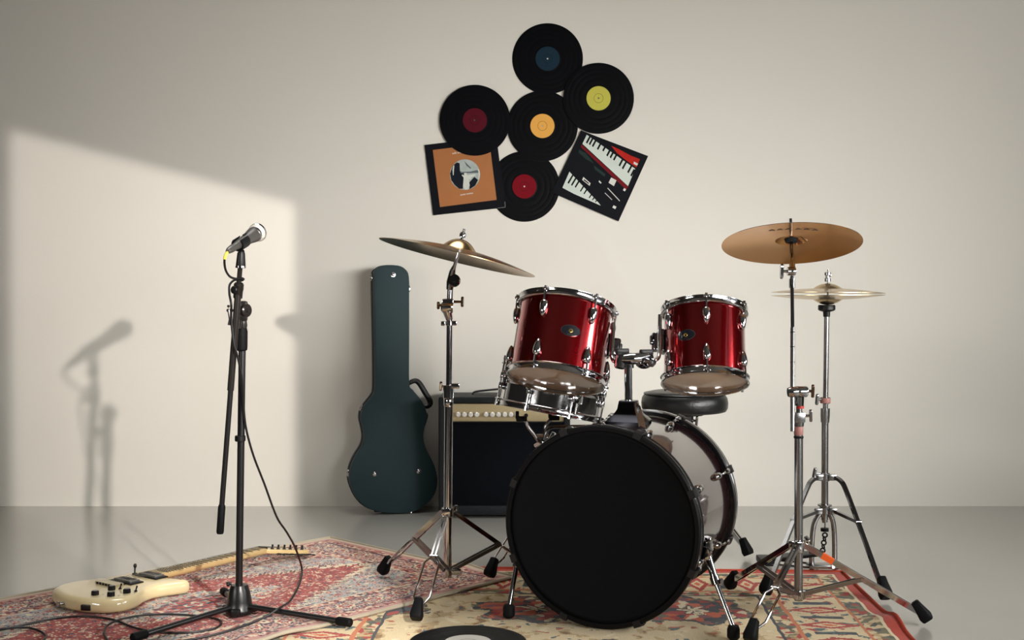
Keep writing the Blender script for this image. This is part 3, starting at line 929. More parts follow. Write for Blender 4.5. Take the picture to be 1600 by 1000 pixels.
def double_leg(root, A, Fp, joint, brace_p, mw=0.011, spread=0.015, stkr=None, zf=0.0):
    """braced leg: two flat strips from the collar A to the foot, spreading below the joint"""
    A, Fp = V(A), V(Fp)
    d = (Fp - A)
    side = d.cross(V((0, 0, 1))).normalized()
    end = Fp + V((0, 0, 0.022)) - d.normalized() * 0.030
    J = A.lerp(end, joint)
    leg = MB()
    for s in (-1, 1):
        leg.bar([A + side * s * 0.0055, J + side * s * 0.0055], 0.0048, mw, side)
        pts = [J + side * s * 0.0055, J.lerp(end, 0.14) + side * s * spread,
               J.lerp(end, 0.80) + side * s * spread, end + side * s * 0.004]
        if spread > 0.012: leg.tube(pts, 0.0034, 10)
        else: leg.bar(pts, 0.0048, mw, side)
    leg.cyl(J - side * 0.011, J + side * 0.011, 0.0045, n=10)
    l = leg.build('leg', M_chrome, root, smooth=30)
    rubber_foot(Fp + V((0, 0, 0.0165)), d.normalized() * 0.75 + V((0, 0, -0.45)), 0.036, 0.056, 0).build('rubber_foot', M_rubber, l)
    br = MB()
    for s in (-1, 1):
        br.bar([V(brace_p) + side * s * 0.009, J + side * s * 0.009], 0.003, 0.011, side)
    br.build('brace', M_steel, root, smooth=30)
    if stkr:
        a, b = A.lerp(end, stkr[0]), A.lerp(end, stkr[1])
        u = side.cross(d.normalized())
        MB().bar([a, b], 0.0165, mw + 0.0012, side).build('sticker', M_orange, l, 'orange sticker')
    return l

def ring_M(p, n, hint=None): return TRS(p, n, hint)

def cymbal_profile(R, bell_r, bow_h, bell_h, th=0.0013):
    up = []
    for i in range(9):
        t = i / 8
        r = R + (bell_r - R) * t
        up.append((r, bow_h * (1 - max(0.0, (r - bell_r) / (R - bell_r)) ** 1.5)))
    for i in range(1, 8):
        r = bell_r * (1 - i / 7)
        up.append((max(r, 0.0055), bow_h + bell_h * (1 - (r / bell_r) ** 2.2)))
    lo = [(r, z - th) for r, z in reversed(up)]
    return up + lo

def cymbal_material(name, base, rough, ring_amt):
    m = bpy.data.materials.new(name); m.use_nodes = True
    t = m.node_tree; E.nt = t; b = t.nodes['Principled BSDF']
    co = t.nodes.new('ShaderNodeTexCoord'); s = t.nodes.new('ShaderNodeSeparateXYZ'); t.links.new(co.outputs['Object'], s.inputs[0])
    x, y = E(s.outputs[0]), E(s.outputs[1])
    r = esqrt(x * x + y * y)
    g = enoise(evec(r, 0.0), 700, 2.0)
    f = 1.0 + (g - 0.5) * ring_amt + (enoise(co.outputs['Object'], 14, 2.0) - 0.5) * 0.12
    mx = t.nodes.new('ShaderNodeVectorMath'); mx.operation = 'SCALE'; mx.inputs[0].default_value = lin(base)[:3]
    t.links.new(f.k, mx.inputs['Scale']); t.links.new(mx.outputs[0], b.inputs['Base Color'])
    b.inputs['Metallic'].default_value = 1.0; b.inputs['Roughness'].default_value = rough
    bp = t.nodes.new('ShaderNodeBump'); bp.inputs['Strength'].default_value = 0.12; bp.inputs['Distance'].default_value = 0.0006
    t.links.new(g.k, bp.inputs['Height']); t.links.new(bp.outputs['Normal'], b.inputs['Normal'])
    return m
M_cym1 = cymbal_material('crash_bronze', (190, 158, 116), 0.22, 0.25)
M_cym2 = cymbal_material('amber_bronze', (216, 158, 98), 0.17, 0.18)
M_cym3 = cymbal_material('hi_hat_bronze', (216, 192, 154), 0.26, 0.25)

# ------------------------------------------------------------------ left cymbal stand
SY = 3.46
b0 = P(699.2, 902, SY); hub = P(699.6, 800, SY); topp = P(702.6, 452, SY)
st = thing('cymbal_stand', 'chrome boom cymbal stand left of the bass drum, in front of the amplifier', 'cymbal stand', V((b0.x, b0.y, 0)))
low_top = P(701.2, 606, SY)
mb = MB(); mb.cyl(b0, low_top, 0.0128, n=20); mb.build('lower_tube', M_chrome, st)
mb = MB(); mb.cyl(P(701.2, 612, SY), P(702.3, 497, SY), 0.0088, n=18); mb.build('upper_tube', M_chrome_d, st)
mb = MB(); collar(mb, P(700.9, 612, SY), (0, 0, 1), 0.0165, 0.040); mb.box(P(711, 603, SY - 0.004), (0.026, 0.018, 0.016), bev=0.003); mb.lathe([(0.0135, -0.012), (0.0148, -0.010), (0.0148, 0.010), (0.0135, 0.012)], TRS(P(701, 628, SY), (0, 0, 1)), 18)
wing(mb, P(695, 604, SY), (-1, 0, 0.1), 0.012, 0.032, (0.3, -0.5, 1)); mb.build('height_clamp', M_chrome, st)
mb = MB(); mb.cyl(P(695, 634, SY - 0.013), P(704, 636, SY - 0.013), 0.002, n=8); mb.build('clamp_screw', M_chrome, st)
mb = MB(); collar(mb, P(702.5, 505, SY), (0, 0, 1), 0.0125, 0.014); mb.box(P(710, 505, SY - 0.002), (0.014, 0.014, 0.014), bev=0.002); mb.box(P(692, 505.5, SY - 0.004), (0.012, 0.012, 0.014), bev=0.003); mb.build('memory_lock', M_chrome, st)
# tilter block with its two wing screws
mb = MB()
mb.lathe([(0.0, -0.022), (0.012, -0.022), (0.0165, -0.018), (0.0185, -0.006), (0.0185, 0.010), (0.0165, 0.014), (0.0, 0.014)], TRS(P(700.5, 480, SY - 0.004), (1, 0, 0)), 20)
mb.tube([P(698, 482, SY - 0.004), P(700, 491, SY), P(702.5, 500, SY)], [0.016, 0.0135, 0.0105], 14)
mb.box(P(700, 472, SY - 0.006), (0.034, 0.024, 0.020), bev=0.004)
til = mb.build('tilter_clamp', M_chrome, st)
mb = MB(); wing(mb, P(707, 471.5, SY - 0.006), (1, -0.1, 0), 0.030, 0.032, (0, 0.25, 1)); mb.build('wing_screw', M_wingrefl, til)
mb = MB(); wing(mb, P(692, 477, SY - 0.006), (-1, -0.2, -0.05), 0.014, 0.024, (0.2, -0.5, 1)); mb.build('wing_screw', M_wingrefl, til)
mb = MB(); mb.cyl(P(702.3, 480, SY - 0.004), P(703.6, 446, SY - 0.004), 0.0088, n=16); mb.build('boom_tube', M_chrome_d, st)
# ratchet disc and cymbal arm
CY1 = V((0.235, 0.037, 0.97)).normalized()
CC1 = P(714.5, 402.5, SY - 0.04)
jd = P(709.5, 438.5, SY - 0.018)
mb = MB()
mb.lathe([(0, -0.010), (0.016, -0.010), (0.0195, -0.007), (0.0195, 0.007), (0.016, 0.010), (0.0, 0.010)], TRS(jd, (0, -1, 0)), 24)
mb.lathe([(0, 0.010), (0.0065, 0.010), (0.0065, 0.014), (0, 0.015)], TRS(jd, (0, -1, 0)), 6)
mb.tube([P(702.6, 452, SY - 0.006), P(704, 440, SY - 0.012), P(707, 424, SY - 0.02), P(709.5, 417, SY - 0.03)], [0.0105, 0.0125, 0.0095, 0.0065], 12)
mb.build('ratchet_tilter', M_chrome_d, st)
rod_top = CC1 + CY1 * 0.088
mb = MB(); mb.tube([P(708.5, 421, SY - 0.028), CC1 + CY1 * 0.004, rod_top], [0.0062, 0.0045, 0.0042], 12); mb.build('cymbal_rod', M_chrome, st)
mb = MB(); mb.lathe([(0.0046, 0.0), (0.018, 0.0), (0.018, 0.009), (0.0046, 0.009)], TRS(CC1 + CY1 * 0.018, CY1), 20, closed=True); mb.build('felt_washer', M_felt, st)
mb = MB(); mb.lathe([(0.0045, 0.0), (0.0095, 0.0), (0.0105, 0.008), (0.0080, 0.014), (0.0045, 0.016)], TRS(CC1 + CY1 * 0.062, CY1), 14, closed=True)
Mw = TRS(CC1 + CY1 * 0.072, CY1)
mb.sphere((0.0085, 0, 0.008), 0.006, 10, (0.8, 0.5, 1.6), Mw); mb.sphere((-0.0085, 0, 0.008), 0.006, 10, (0.8, 0.5, 1.6), Mw); mb.build('wing_nut', M_chrome, st)
# legs
mb = MB(); collar(mb, hub, (0, 0, 1), 0.0185, 0.028); mb.box(hub + V((-0.004, -0.018, 0.002)), (0.026, 0.016, 0.024), bev=0.003)
wing(mb, hub + V((0.016, -0.004, 0.012)), (1, -0.6, 0.1), 0.012, 0.020); hc = mb.build('leg_collar', M_chrome, st)
lowc = P(699.4, 893, SY)
mb = MB(); collar(mb, lowc, (0, 0, 1), 0.0175, 0.020); mb.box(lowc + V((0.026, -0.004, 0.0)), (0.03, 0.016, 0.016), bev=0.003); mb.build('brace_collar', M_chrome, st)
fl, ff = G(597, 902, 0.012), G(650, 973, 0.012)
fr = V((b0.x + 0.285, SY + 0.12, 0.006))
fl = V((fl.x, fl.y, rug_z(fl.x, fl.y))); ff = V((ff.x, ff.y, rug_z(ff.x, ff.y)))
double_leg(st, hub + V((-0.014, 0.010, 0)), fl, 0.50, lowc, mw=0.015)
double_leg(st, hub + V((-0.004, -0.018, -0.004)), ff, 0.47, lowc, spread=0.022)
double_leg(st, hub + V((0.016, 0.004, 0)), fr, 0.56, lowc, mw=0.013)

cym = thing('crash_cymbal', 'large bronze crash cymbal tilted steeply above the guitar case side', 'cymbal', TRS(CC1, CY1))
cym['label'] = 'wide thin bronze cymbal tilted down to the right, left of the red drums'
MB().lathe(cymbal_profile(0.2375, 0.052, 0.026, 0.030), Matrix.Identity(4), 96, closed=True).build('cymbal_disc', M_cym1, cym, world=False, smooth=25)

# ------------------------------------------------------------------ right cymbal stand
RY = 3.20
b0 = P(1248.2, 931, RY); hub = P(1246.8, 853, RY)
st = thing('cymbal_stand', 'chrome boom cymbal stand with an orange sticker, right of the bass drum', 'cymbal stand', V((b0.x, b0.y, 0)))
mb = MB(); mb.cyl(P(1247.6, 938, RY), P(1248, 668, RY), 0.0118, n=20); mb.build('lower_tube', M_steel, st)
mb = MB(); mb.cyl(P(1248.6, 672, RY), P(1248.8, 628, RY), 0.0085, n=18); mb.build('upper_tube', M_steel, st)
mb = MB(); mb.lathe([(0.0122, -0.012), (0.0128, -0.011), (0.0128, 0.011), (0.0122, 0.012)], TRS(P(1247.8, 673, RY), (0, 0, 1)), 20); mb.build('worn_tape', M_tape, st, 'worn red and white tape')
mb = MB(); mb.lathe([(0.0120, -0.003), (0.0135, -0.003), (0.0135, 0.003), (0.0120, 0.003)], TRS(P(1247.8, 683, RY), (0, 0, 1)), 20); mb.build('rubber_ring', M_rubber, st)
mb = MB()
mb.tube([P(1248.2, 666, RY), P(1248.4, 655, RY), P(1248.6, 645, RY)], [0.0135, 0.0150, 0.0155], 16)
mb.box(P(1249, 652, RY - 0.004), (0.030, 0.026, 0.030), bev=0.005)
wing(mb, P(1254, 650, RY - 0.006), (1, -0.1, 0.05), 0.022, 0.036, (0.35, -0.2, 1)); mb.build('height_clamp', M_steel, st)
mb = MB(); mb.lathe([(0.0090, -0.004), (0.0105, -0.004), (0.0105, 0.004), (0.0090, 0.004)], TRS(P(1250, 636, RY), (0, 0, 1)), 16); mb.build('marker_ring', mat('red_marker', (170, 30, 28), 0.5, var=(30, 0.1)), st, 'red ring')
# boom clamp and boom
BY = RY - 0.030
mb = MB()
mb.tube([P(1249, 634, RY), P(1249, 620, RY)], [0.012, 0.0135], 16)
mb.lathe([(0, -0.020), (0.013, -0.020), (0.0155, -0.016), (0.0155, 0.016), (0.013, 0.020), (0, 0.020)], TRS(P(1250.5, 612, RY - 0.004), (1, 0, 0)), 20)
mb.lathe([(0, -0.014), (0.0125, -0.014), (0.0145, -0.010), (0.0145, 0.010), (0.0125, 0.014), (0, 0.014)], TRS(P(1239, 612.5, BY), (1, 0, 0.06)), 20)
bc = mb.build('boom_clamp', M_chrome, st)
mb = MB(); wing(mb, P(1255, 611, RY - 0.006), (1, -0.1, 0), 0.026, 0.038, (0.05, -0.2, 1)); mb.build('wing_screw', M_wingrefl, bc)
C2C = P(1236.5, 381.5, 3.36)
CY2 = V((0.030, 0.250, 0.965)).normalized()
bt = P(1237.2, 432, 3.31)
mb = MB(); mb.cyl(P(1238.2, 674, BY - 0.01), P(1238.4, 512, BY + 0.07), 0.0062, n=14); boom = mb.build('boom_rod', M_steel, st)
mb = MB(); mb.cyl(P(1238.4, 514, BY + 0.07), bt, 0.0052, n=14); mb.build('boom_rod_upper', M_chrome_d, st)
for py in (519, 542, 566, 588):
    mb = MB(); mb.lathe([(0.0060, -0.0012), (0.0066, -0.0012), (0.0066, 0.0012), (0.0060, 0.0012)], TRS(P(1238.3, py, BY - 0.01 + 0.08 * (674 - py) / 162), (0, 0.15, 1)), 14); mb.build('groove_mark', M_rubber, boom)
# tilter
mb = MB()
mb.tube([P(1237.4, 450, 3.30), P(1237.4, 436, 3.305)], [0.0085, 0.0085], 14)
mb.lathe([(0, -0.008), (0.011, -0.008), (0.0125, -0.005), (0.0125, 0.005), (0.011, 0.008), (0, 0.008)], TRS(P(1238.5, 424, 3.30), (1, 0, 0)), 20)
mb.lathe([(0, -0.004), (0.0125, -0.004), (0.0125, 0.004), (0, 0.004)], TRS(P(1232.5, 424, 3.30), (1, 0, 0)), 20)
mb.tube([P(1238.5, 424, 3.305), P(1237.6, 408, 3.325), P(1237, 398, 3.345)], [0.0095, 0.0078, 0.0068], 12)
wing(mb, P(1232, 424, 3.30), (-1, -0.1, 0), 0.020, 0.044, (0.22, -0.1, 1)); mb.build('tilter', M_chrome, st)
mb = MB(); mb.tube([P(1237, 402, 3.342), C2C + CY2 * 0.0, C2C + CY2 * 0.078], [0.0055, 0.0048, 0.004], 12); mb.build('cymbal_rod', M_chrome_d, st)
mb = MB(); mb.lathe([(0.005, 0.0), (0.017, 0.0), (0.0205, 0.010), (0.005, 0.010)], TRS(C2C + CY2 * 0.006, CY2), 22, closed=True); mb.build('felt_cup', M_felt, st)
mb = MB(); mb.lathe([(0.0045, 0.0), (0.009, 0.0), (0.010, 0.006), (0.0045, 0.012)], TRS(C2C + CY2 * 0.054, CY2), 14, closed=True); mb.build('wing_nut', M_chrome, st)
# legs
mb = MB(); collar(mb, hub, (0, 0, 1), 0.0175, 0.034); wing(mb, hub + V((0.012, -0.012, 0.010)), (0.5, -0.4, 0.7), 0.018, 0.022)
for s in (-1, 1): mb.box(hub + V((s * 0.018, -0.004, 0.004)), (0.018, 0.014, 0.024), bev=0.003)
mb.box(hub + V((-0.006, -0.019, 0.004)), (0.020, 0.016, 0.024), bev=0.003); mb.build('leg_collar', M_chrome, st)
lowc = P(1248.4, 929, RY)
mb = MB(); collar(mb, lowc, (0, 0, 1), 0.0185, 0.022); mb.box(lowc + V((-0.02, -0.008, 0)), (0.024, 0.016, 0.014), bev=0.003); mb.box(lowc + V((0.02, -0.004, 0)), (0.024, 0.016, 0.014), bev=0.003); mb.build('brace_collar', M_chrome, st)
f1, f2, f3 = G(1450, 978), G(1139, 924, 0.006), G(1171, 1011, 0.006)
f2.z = rug_z(f2.x, f2.y); f3.z = rug_z(f3.x, f3.y)
double_leg(st, hub + V((0.016, -0.004, 0.004)), f1, 0.52, lowc, mw=0.015, spread=0.006, stkr=(0.16, 0.26))
double_leg(st, hub + V((-0.018, 0.000, 0.004)), f2, 0.56, lowc, mw=0.014, spread=0.008)
double_leg(st, hub + V((-0.008, -0.022, 0.004)), f3, 0.52, lowc, spread=0.020)

cym = thing('crash_cymbal', 'amber bronze cymbal seen from below, highest on the right side', 'cymbal', TRS(C2C, CY2, (0, 1, 0)))
cym['label'] = 'amber bronze cymbal showing its underside, right of the smaller red drum'
MB().lathe(cymbal_profile(0.2005, 0.046, 0.012, 0.022), Matrix.Identity(4), 96, closed=True).build('cymbal_disc', M_cym2, cym, world=False, smooth=25)
# worn printed lettering in an arc under the bow (unreadable)
ink = MB()
Rm = TRS(C2C, CY2, (0, 1, 0)).inverted()
def under(px, py, off=0.0):
    q = RP(px, py, C2C, CY2); l = Rm @ q
    r = math.hypot(l.x, l.y)
    z = 0.012 * (1 - max(0.0, (r - 0.046) / (0.2005 - 0.046)) ** 1.5) - 0.0013
    return V((l.x, l.y, z - off))
def under_poly(pts):
    a = [under(x, y, 0.0001) for x, y in pts]; bq = [under(x, y, 0.0005) for x, y in pts]; k = len(a)
    ink.add(a + bq, [tuple(range(k)), tuple(range(2 * k - 1, k - 1, -1))] + [(i, (i + 1) % k, (i + 1) % k + k, i + k) for i in range(k)])
for i in range(6):
    x = 1201 + i * 12.8 + (3 if i > 2 else 0); y = 364.2 - 2.0 * math.sin(PI * (i + 0.4) / 6)
    under_poly([(x, y), (x + 4.5, y - 2.6), (x + 6.5, y - 2.6), (x + 2.5, y)])
    under_poly([(x + 4.6, y - 2.6), (x + 6.6, y - 2.6), (x + 10.6, y), (x + 8.2, y)])
    under_poly([(x + 2.8, y - 0.9), (x + 8.2, y - 0.9), (x + 8.8, y - 0.3), (x + 2.2, y - 0.3)])
for i in range(9):
    x = 1254 + i * 2.3; y = 358.6 + 0.08 * i
    under_poly([(x, y), (x + 1.2, y), (x + 1.2, y + 1.3), (x, y + 1.3)])
under_poly([(1246, 383.6), (1254, 382.6), (1254, 384.0), (1246, 385.0)])
ink.build('worn_print', mat('faded_cymbal_ink', (78, 58, 46), 0.6, var=(60, 0.3)), cym, world=False, smooth=0)

# ------------------------------------------------------------------ hi-hat stand
HY = 3.727
hx = P(1291, 800, HY).x
st = thing('hi_hat_stand', 'chrome hi-hat stand with two splayed legs, behind the right cymbal stand', 'hi-hat stand', V((hx, HY, 0)))
mb = MB(); mb.cyl(P(1288.5, 812, HY), P(1289, 655, HY), 0.0110, n=20); mb.build('lower_tube', M_steel, st)
mb = MB(); mb.cyl(P(1289.4, 660, HY), P(1291.8, 486, HY), 0.0084, n=18); mb.build('upper_tube', M_steel, st)
mb = MB(); mb.tube([P(1289, 660, HY), P(1289.2, 650, HY), P(1289.4, 638, HY)], [0.0135, 0.0150, 0.0150], 16)
collar(mb, P(1289.5, 625.5, HY), (0, 0, 1), 0.0165, 0.020)
wing(mb, P(1283, 624, HY - 0.004), (-1, -0.2, 0), 0.014, 0.038, (0.05, -0.2, 1)); mb.build('height_clamp', M_steel, st)
mb = MB(); mb.lathe([(0.0167, -0.008), (0.0170, -0.007), (0.0170, 0.007), (0.0167, 0.008)], TRS(P(1289.5, 625.5, HY), (0, 0, 1)), 20); mb.build('worn_tape', M_tape, st, 'worn red tape')
for py in (651, 656):
    pass
mb = MB(); mb.lathe([(0.0105, -0.004), (0.0125, -0.004), (0.0125, 0.004), (0.0105, 0.004)], TRS(P(1289, 651, HY - 0.0), (0, 0, 1)), 20); mb.build('rubber_ring', M_rubber, st)
mb = MB(); mb.lathe([(0.006, -0.002), (0.0105, -0.002), (0.0115, 0.014), (0.0225, 0.017), (0.0275, 0.021), (0.0275, 0.033), (0.0255, 0.0365), (0.006, 0.0365)], TRS(P(1291.6, 494, HY), (0, 0, 1)), 24, closed=True); mb.build('hi_hat_seat', M_plastic, st)
HC = P(1293.2, 459.5, HY)
mb = MB(); mb.cyl(P(1289, 830, HY), P(1293.8, 421, HY), 0.0026, n=10); mb.build('pull_rod', M_steel, st)
mb = MB(); mb.lathe([(0.003, 0.0), (0.010, 0.0), (0.010, 0.010), (0.0065, 0.012), (0.0065, 0.019), (0.0105, 0.021), (0.0105, 0.029), (0.005, 0.031), (0.003, 0.031)], TRS(P(1293.2, 440, HY), (0, 0, 1)), 16, closed=True)
wing(mb, P(1293.4, 430, HY), (1, -0.4, 0), 0.008, 0.012); mb.build('clutch', M_steel, st)
uh, lh = P(1288.5, 745, HY), P(1288.5, 797, HY)
mb = MB(); collar(mb, uh, (0, 0, 1), 0.0165, 0.026)
for s in (-1, 1): mb.box(uh + V((s * 0.021, -0.012, 0)), (0.026, 0.016, 0.020), bev=0.004)
wing(mb, uh + V((-0.018, -0.010, 0.012)), (-1, -0.3, 0.1), 0.020, 0.038, (0.0, -0.2, 1)); mb.build('leg_collar', M_steel, st)
mb = MB(); collar(mb, lh, (0, 0, 1), 0.0165, 0.026); mb.lathe([(0.012, 0.014), (0.0225, 0.014), (0.0225, 0.018), (0.012, 0.018)], TRS(lh, (0, 0, 1)), 20, closed=True)
for s in (-1, 1): mb.box(lh + V((s * 0.024, -0.010, -0.002)), (0.026, 0.016, 0.020), bev=0.004)
mb.build('brace_collar', M_steel, st)
for s, fp in ((1, G(1385, 943)), (-1, G(1195, 935, 0.006))):
    fp.z = rug_z(fp.x, fp.y) if s < 0 else 0
    A = uh + V((s * 0.030, -0.016, 0))
    e = fp + V((0, 0, 0.014))
    d = (e - A)
    side = d.cross(V((0, 0, 1))).normalized()
    bend = A.lerp(e, 0.16) + V((s * 0.010, -0.004, 0.014))
    pts = smooth_path([A, A.lerp(bend, 0.45) + V((s * 0.003, 0, 0.007)), bend, A.lerp(e, 0.5) + V((s * 0.006, -0.002, 0.009)), e - d.normalized() * 0.04], 4)
    mb = MB(); mb.bar(pts, 0.012, 0.011, side)
    lg = mb.build('leg', M_chrome_d if s > 0 else M_steel, st, smooth=30)
    rubber_foot(fp + V((0, 0, 0.0165)), d.normalized() * 0.8 + V((0, 0, -0.4)), 0.038, 0.062, 0).build('rubber_foot', M_rubber, lg)
    J = A.lerp(e, 0.42) + V((s * 0.008, -0.003, 0.011))
    mb = MB(); mb.bar([lh + V((s * 0.030, -0.014, -0.002)), J], 0.012, 0.010, side); mb.cyl(J - side * 0.009, J + side * 0.009, 0.006, n=10)
    mb.build('brace', M_chrome_d if s > 0 else M_steel, st, smooth=30)
# pedal frame, spring chain and footboard
mb = MB()
for xs in ((1281, 1272, 1268.5, 1268), (1296, 1302, 1304, 1304)):
    mb.tube(smooth_path([P(xs[0], 802, HY), P(xs[1], 818, HY), P(xs[2], 850, HY), P(xs[3], 890, HY)], 4), 0.0085, 12)
mb.tube([P(1286, 800, HY), P(1289, 816, HY)], [0.010, 0.009], 12)
mb.build('pedal_frame', M_steel, st)
mb = MB(); _bp = P(1286, 893, HY - 0.01); mb.box((_bp.x, _bp.y, 0.0225), (0.100, 0.05, 0.012), bev=0.003); mb.box(P(1306, 883, HY - 0.014), (0.014, 0.02, 0.026), bev=0.003)
wing(mb, P(1300, 884, HY - 0.024), (0.1, -1, 0.2), 0.008, 0.022); mb.build('base_plate', M_steel, st)
mb = MB()
mb.lathe([(0.003, 0), (0.013, 0), (0.013, 0.010), (0.003, 0.010)], TRS(P(1288.5, 830, HY), (0, 0, 1)), 16, closed=True)
for i in range(5):
    mb.lathe([(0.0072 + 0.0026 * math.cos(a), 0.0026 * math.sin(a)) for a in [2 * PI * j / 8 for j in range(8)]],
             TRS(P(1289 - i * 0.9, 836 + i * 6.0, HY), (0.9 if i % 2 else 0.2, 1.0 if not i % 2 else 0.2, 0.1)), 14, closed=True)
mb.sphere(P(1285, 868, HY), 0.011, 12, (1, 1, 0.7)); mb.build('pull_chain', M_rubber, st)
pa = V((hx - 0.012, HY + 0.0, 0.062)); pb = P(1197, 893, 3.80); pb.z = 0.0275
d = (pb - pa); side = V((-d.y, d.x, 0)).normalized()
Mp = Matrix((d.normalized(), side, d.normalized().cross(side))).transposed().to_4x4(); Mp.translation = pa
L = d.length
mb = MB(); mb.prism([(0.0, -0.022), (L * 0.3, -0.036), (L, -0.040), (L, 0.040), (L * 0.3, 0.036), (0.0, 0.022)], [(0.003, -0.006), (0, -0.003), (0, 0.003), (0.003, 0.006)], Mp)
mb.box(pb + V((0, 0, -0.006)), (0.05, 0.085, 0.022), bev=0.004); mb.build('footboard', M_plastic, st)
mb = MB()
for s in (-1, 1): mb.cyl(V((hx - 0.02, HY, 0.018)) + side * 0.032 * s, V((pb.x, pb.y, 0.018)) + side * 0.032 * s, 0.0035, n=8)
mb.build('heel_rods', M_chrome_d, st)

def hat(name, label, c, nrm, up):
    t = thing(name, label, 'cymbal', TRS(c, nrm, (0, 1, 0)), 'hi-hat cymbals')
    prof = cymbal_profile(0.1785, 0.046, 0.013, 0.017)
    MB().lathe(prof, Matrix.Identity(4), 96, closed=True).build('cymbal_disc', M_cym3, t, world=False, smooth=25)
hat('hi_hat_cymbal', 'upper pale bronze hi-hat cymbal with its bell upwards', HC + V((0, 0, 0.0048)), V((0.012, 0.0, 1)), 1)
hat('hi_hat_cymbal', 'lower pale bronze hi-hat cymbal with its bell downwards on the stand', HC + V((0, 0, -0.0048)), V((0.004, 0.0, -1)), -1)

# ------------------------------------------------------------------ bass drum
TH = math.radians(22)
BD = V((0.2335, 3.046, 0.0))
MBD = Matrix.Translation(BD) @ Matrix.Rotation(-TH, 4, 'Z')
bd = thing('bass_drum', 'large bass drum with a black front head standing on the floral rug', 'drum', MBD)
BZ, BR = 0.2790, 0.2705
MX = Matrix.Translation((0, 0, BZ)) @ Matrix.Rotation(-PI / 2, 4, 'X')      # lathe axis -> drum axis
MB().lathe([(0.252, 0.022), (0.252, 0.468), (0.244, 0.468), (0.244, 0.022)], MX, 96, closed=True).build('shell', M_wine, bd, world=False)
MB().lathe([(BR - 0.004, -0.004), (BR, 0.0), (BR, 0.036), (BR - 0.003, 0.039), (0.2565, 0.039), (0.2565, -0.004)], MX, 96, closed=True).build('front_hoop', M_hoopfront, bd, world=False)
MB().lathe([(BR + 0.0001, 0.004), (BR + 0.0012, 0.006), (BR + 0.0012, 0.010), (BR + 0.0001, 0.012)], MX, 96, closed=True).build('hoop_inlay', M_chrome_d, bd, 'thin silver line on the hoop', world=False)
MB().lathe([(BR - 0.003, 0.452), (BR, 0.455), (BR, 0.491), (BR - 0.004, 0.495), (0.2565, 0.495), (0.2565, 0.452)], MX, 96, closed=True).build('rear_hoop', M_hoopblk, bd, world=False)
MB().lathe([(BR + 0.0001, 0.466), (BR + 0.0012, 0.467), (BR + 0.0012, 0.479), (BR + 0.0001, 0.480)], MX, 96, closed=True).build('hoop_inlay', M_chrome_d, bd, 'silver stripe on the hoop', world=False)
MB().lathe([(0, 0.008), (0.236, 0.008), (0.244, 0.004), (0.250, 0.003), (0.2570, 0.006), (0.2570, 0.020), (0.0, 0.020)], MX, 96).build('front_head', M_head_blk, bd, world=False)
MB().lathe([(0, 0.486), (0.236, 0.486), (0.2570, 0.484), (0.2570, 0.474), (0.0, 0.474)], MX, 96).build('rear_head', M_head_wht, bd, world=False)
def bdl(ang, r, t):
    a = math.radians(ang)       # clockwise from the top, seen from the front
    return V((r * math.sin(a), t, BZ + r * math.cos(a)))
for k in range(8):
    ang = 22.5 + 45 * k
    a = math.radians(ang)
    rad = V((math.sin(a), 0, math.cos(a)))
    for front in (True, False):
        t0, sgn = (0.0, 1) if front else (0.491, -1)
        cl = MB()
        cl.bar([bdl(ang, BR - 0.012, t0 - 0.003 * sgn), bdl(ang, BR + 0.003, t0 - 0.004 * sgn), bdl(ang, BR + 0.0055, t0 + 0.012 * sgn), bdl(ang, BR + 0.0045, t0 + 0.036 * sgn), bdl(ang, BR - 0.003, t0 + 0.050 * sgn)], 0.022, 0.005, rad.cross(V((0, 1, 0))))
        cl.sphere(bdl(ang, BR + 0.001, t0 + 0.048 * sgn), 0.0095, 12)
        c = cl.build('claw_hook', M_plastic if front else M_plastic, bd, world=False)
        rod = MB()
        rod.cyl(bdl(ang, BR + 0.001, t0 + 0.044 * sgn), bdl(ang, BR - 0.003, t0 + 0.105 * sgn), 0.0038, n=10)
        rod.cyl(bdl(ang, BR + 0.001, t0 + 0.050 * sgn), bdl(ang, BR + 0.001, t0 + 0.070 * sgn), 0.0085, 0.0065, 12)
        rod.build('tension_rod', M_chrome, c, world=False)
    for t in (0.130, 0.362):
        lg = MB(); lg.sphere((0, 0, 0), 0.013, 14, (0.9, 2.2, 1.0), Matrix.Translation(bdl(ang, 0.256, t)) @ Matrix.Rotation(a, 4, 'Y'))
        lg.build('lug', M_chrome, bd, world=False)
# spurs
def spur(root, top_l, foot_w, elbow=0.35):
    fw = MBD.inverted() @ V(foot_w)
    top = V(top_l)
    m = top.lerp(fw, elbow)
    d = (fw - top).normalized()
    s = MB(); s.cyl(top, m, 0.0100, n=14); s.cyl(m, fw + V((0, 0, 0.03)), 0.0068, n=14)
    s.lathe([(0.0065, -0.012), (0.0125, -0.010), (0.0125, 0.010), (0.0065, 0.012)], TRS(m, d), 14)
    wing(s, m + V((0.010, -0.004, 0)), (1, -0.5, 0), 0.008, 0.018)
    sp_ = s.build('spur', M_chrome, root, world=False)
    f = MB(); f.lathe([(0, 0), (0.011, 0), (0.0165, 0.006), (0.0165, 0.026), (0.013, 0.036), (0, 0.038)], Matrix.Translation(fw + V((0, 0, 0.002))), 18)
    f.build('rubber_foot', M_rubber, sp_, world=False)
    b = MB()
    b.box((0, 0, 0), (0.030, 0.046, 0.050), Matrix.Translation(top), 0.007)
    b.lathe([(0, -0.026), (0.015, -0.026), (0.017, -0.020), (0.017, 0.020), (0.015, 0.026), (0, 0.026)], TRS(top, (0, 1, 0.1)), 18)
    wing(b, top + V((0.004, 0, 0.02)), (0.2, -0.4, 1), 0.012, 0.022, (1, 0, 0))
    b.build('spur_bracket', M_chrome, root, world=False)
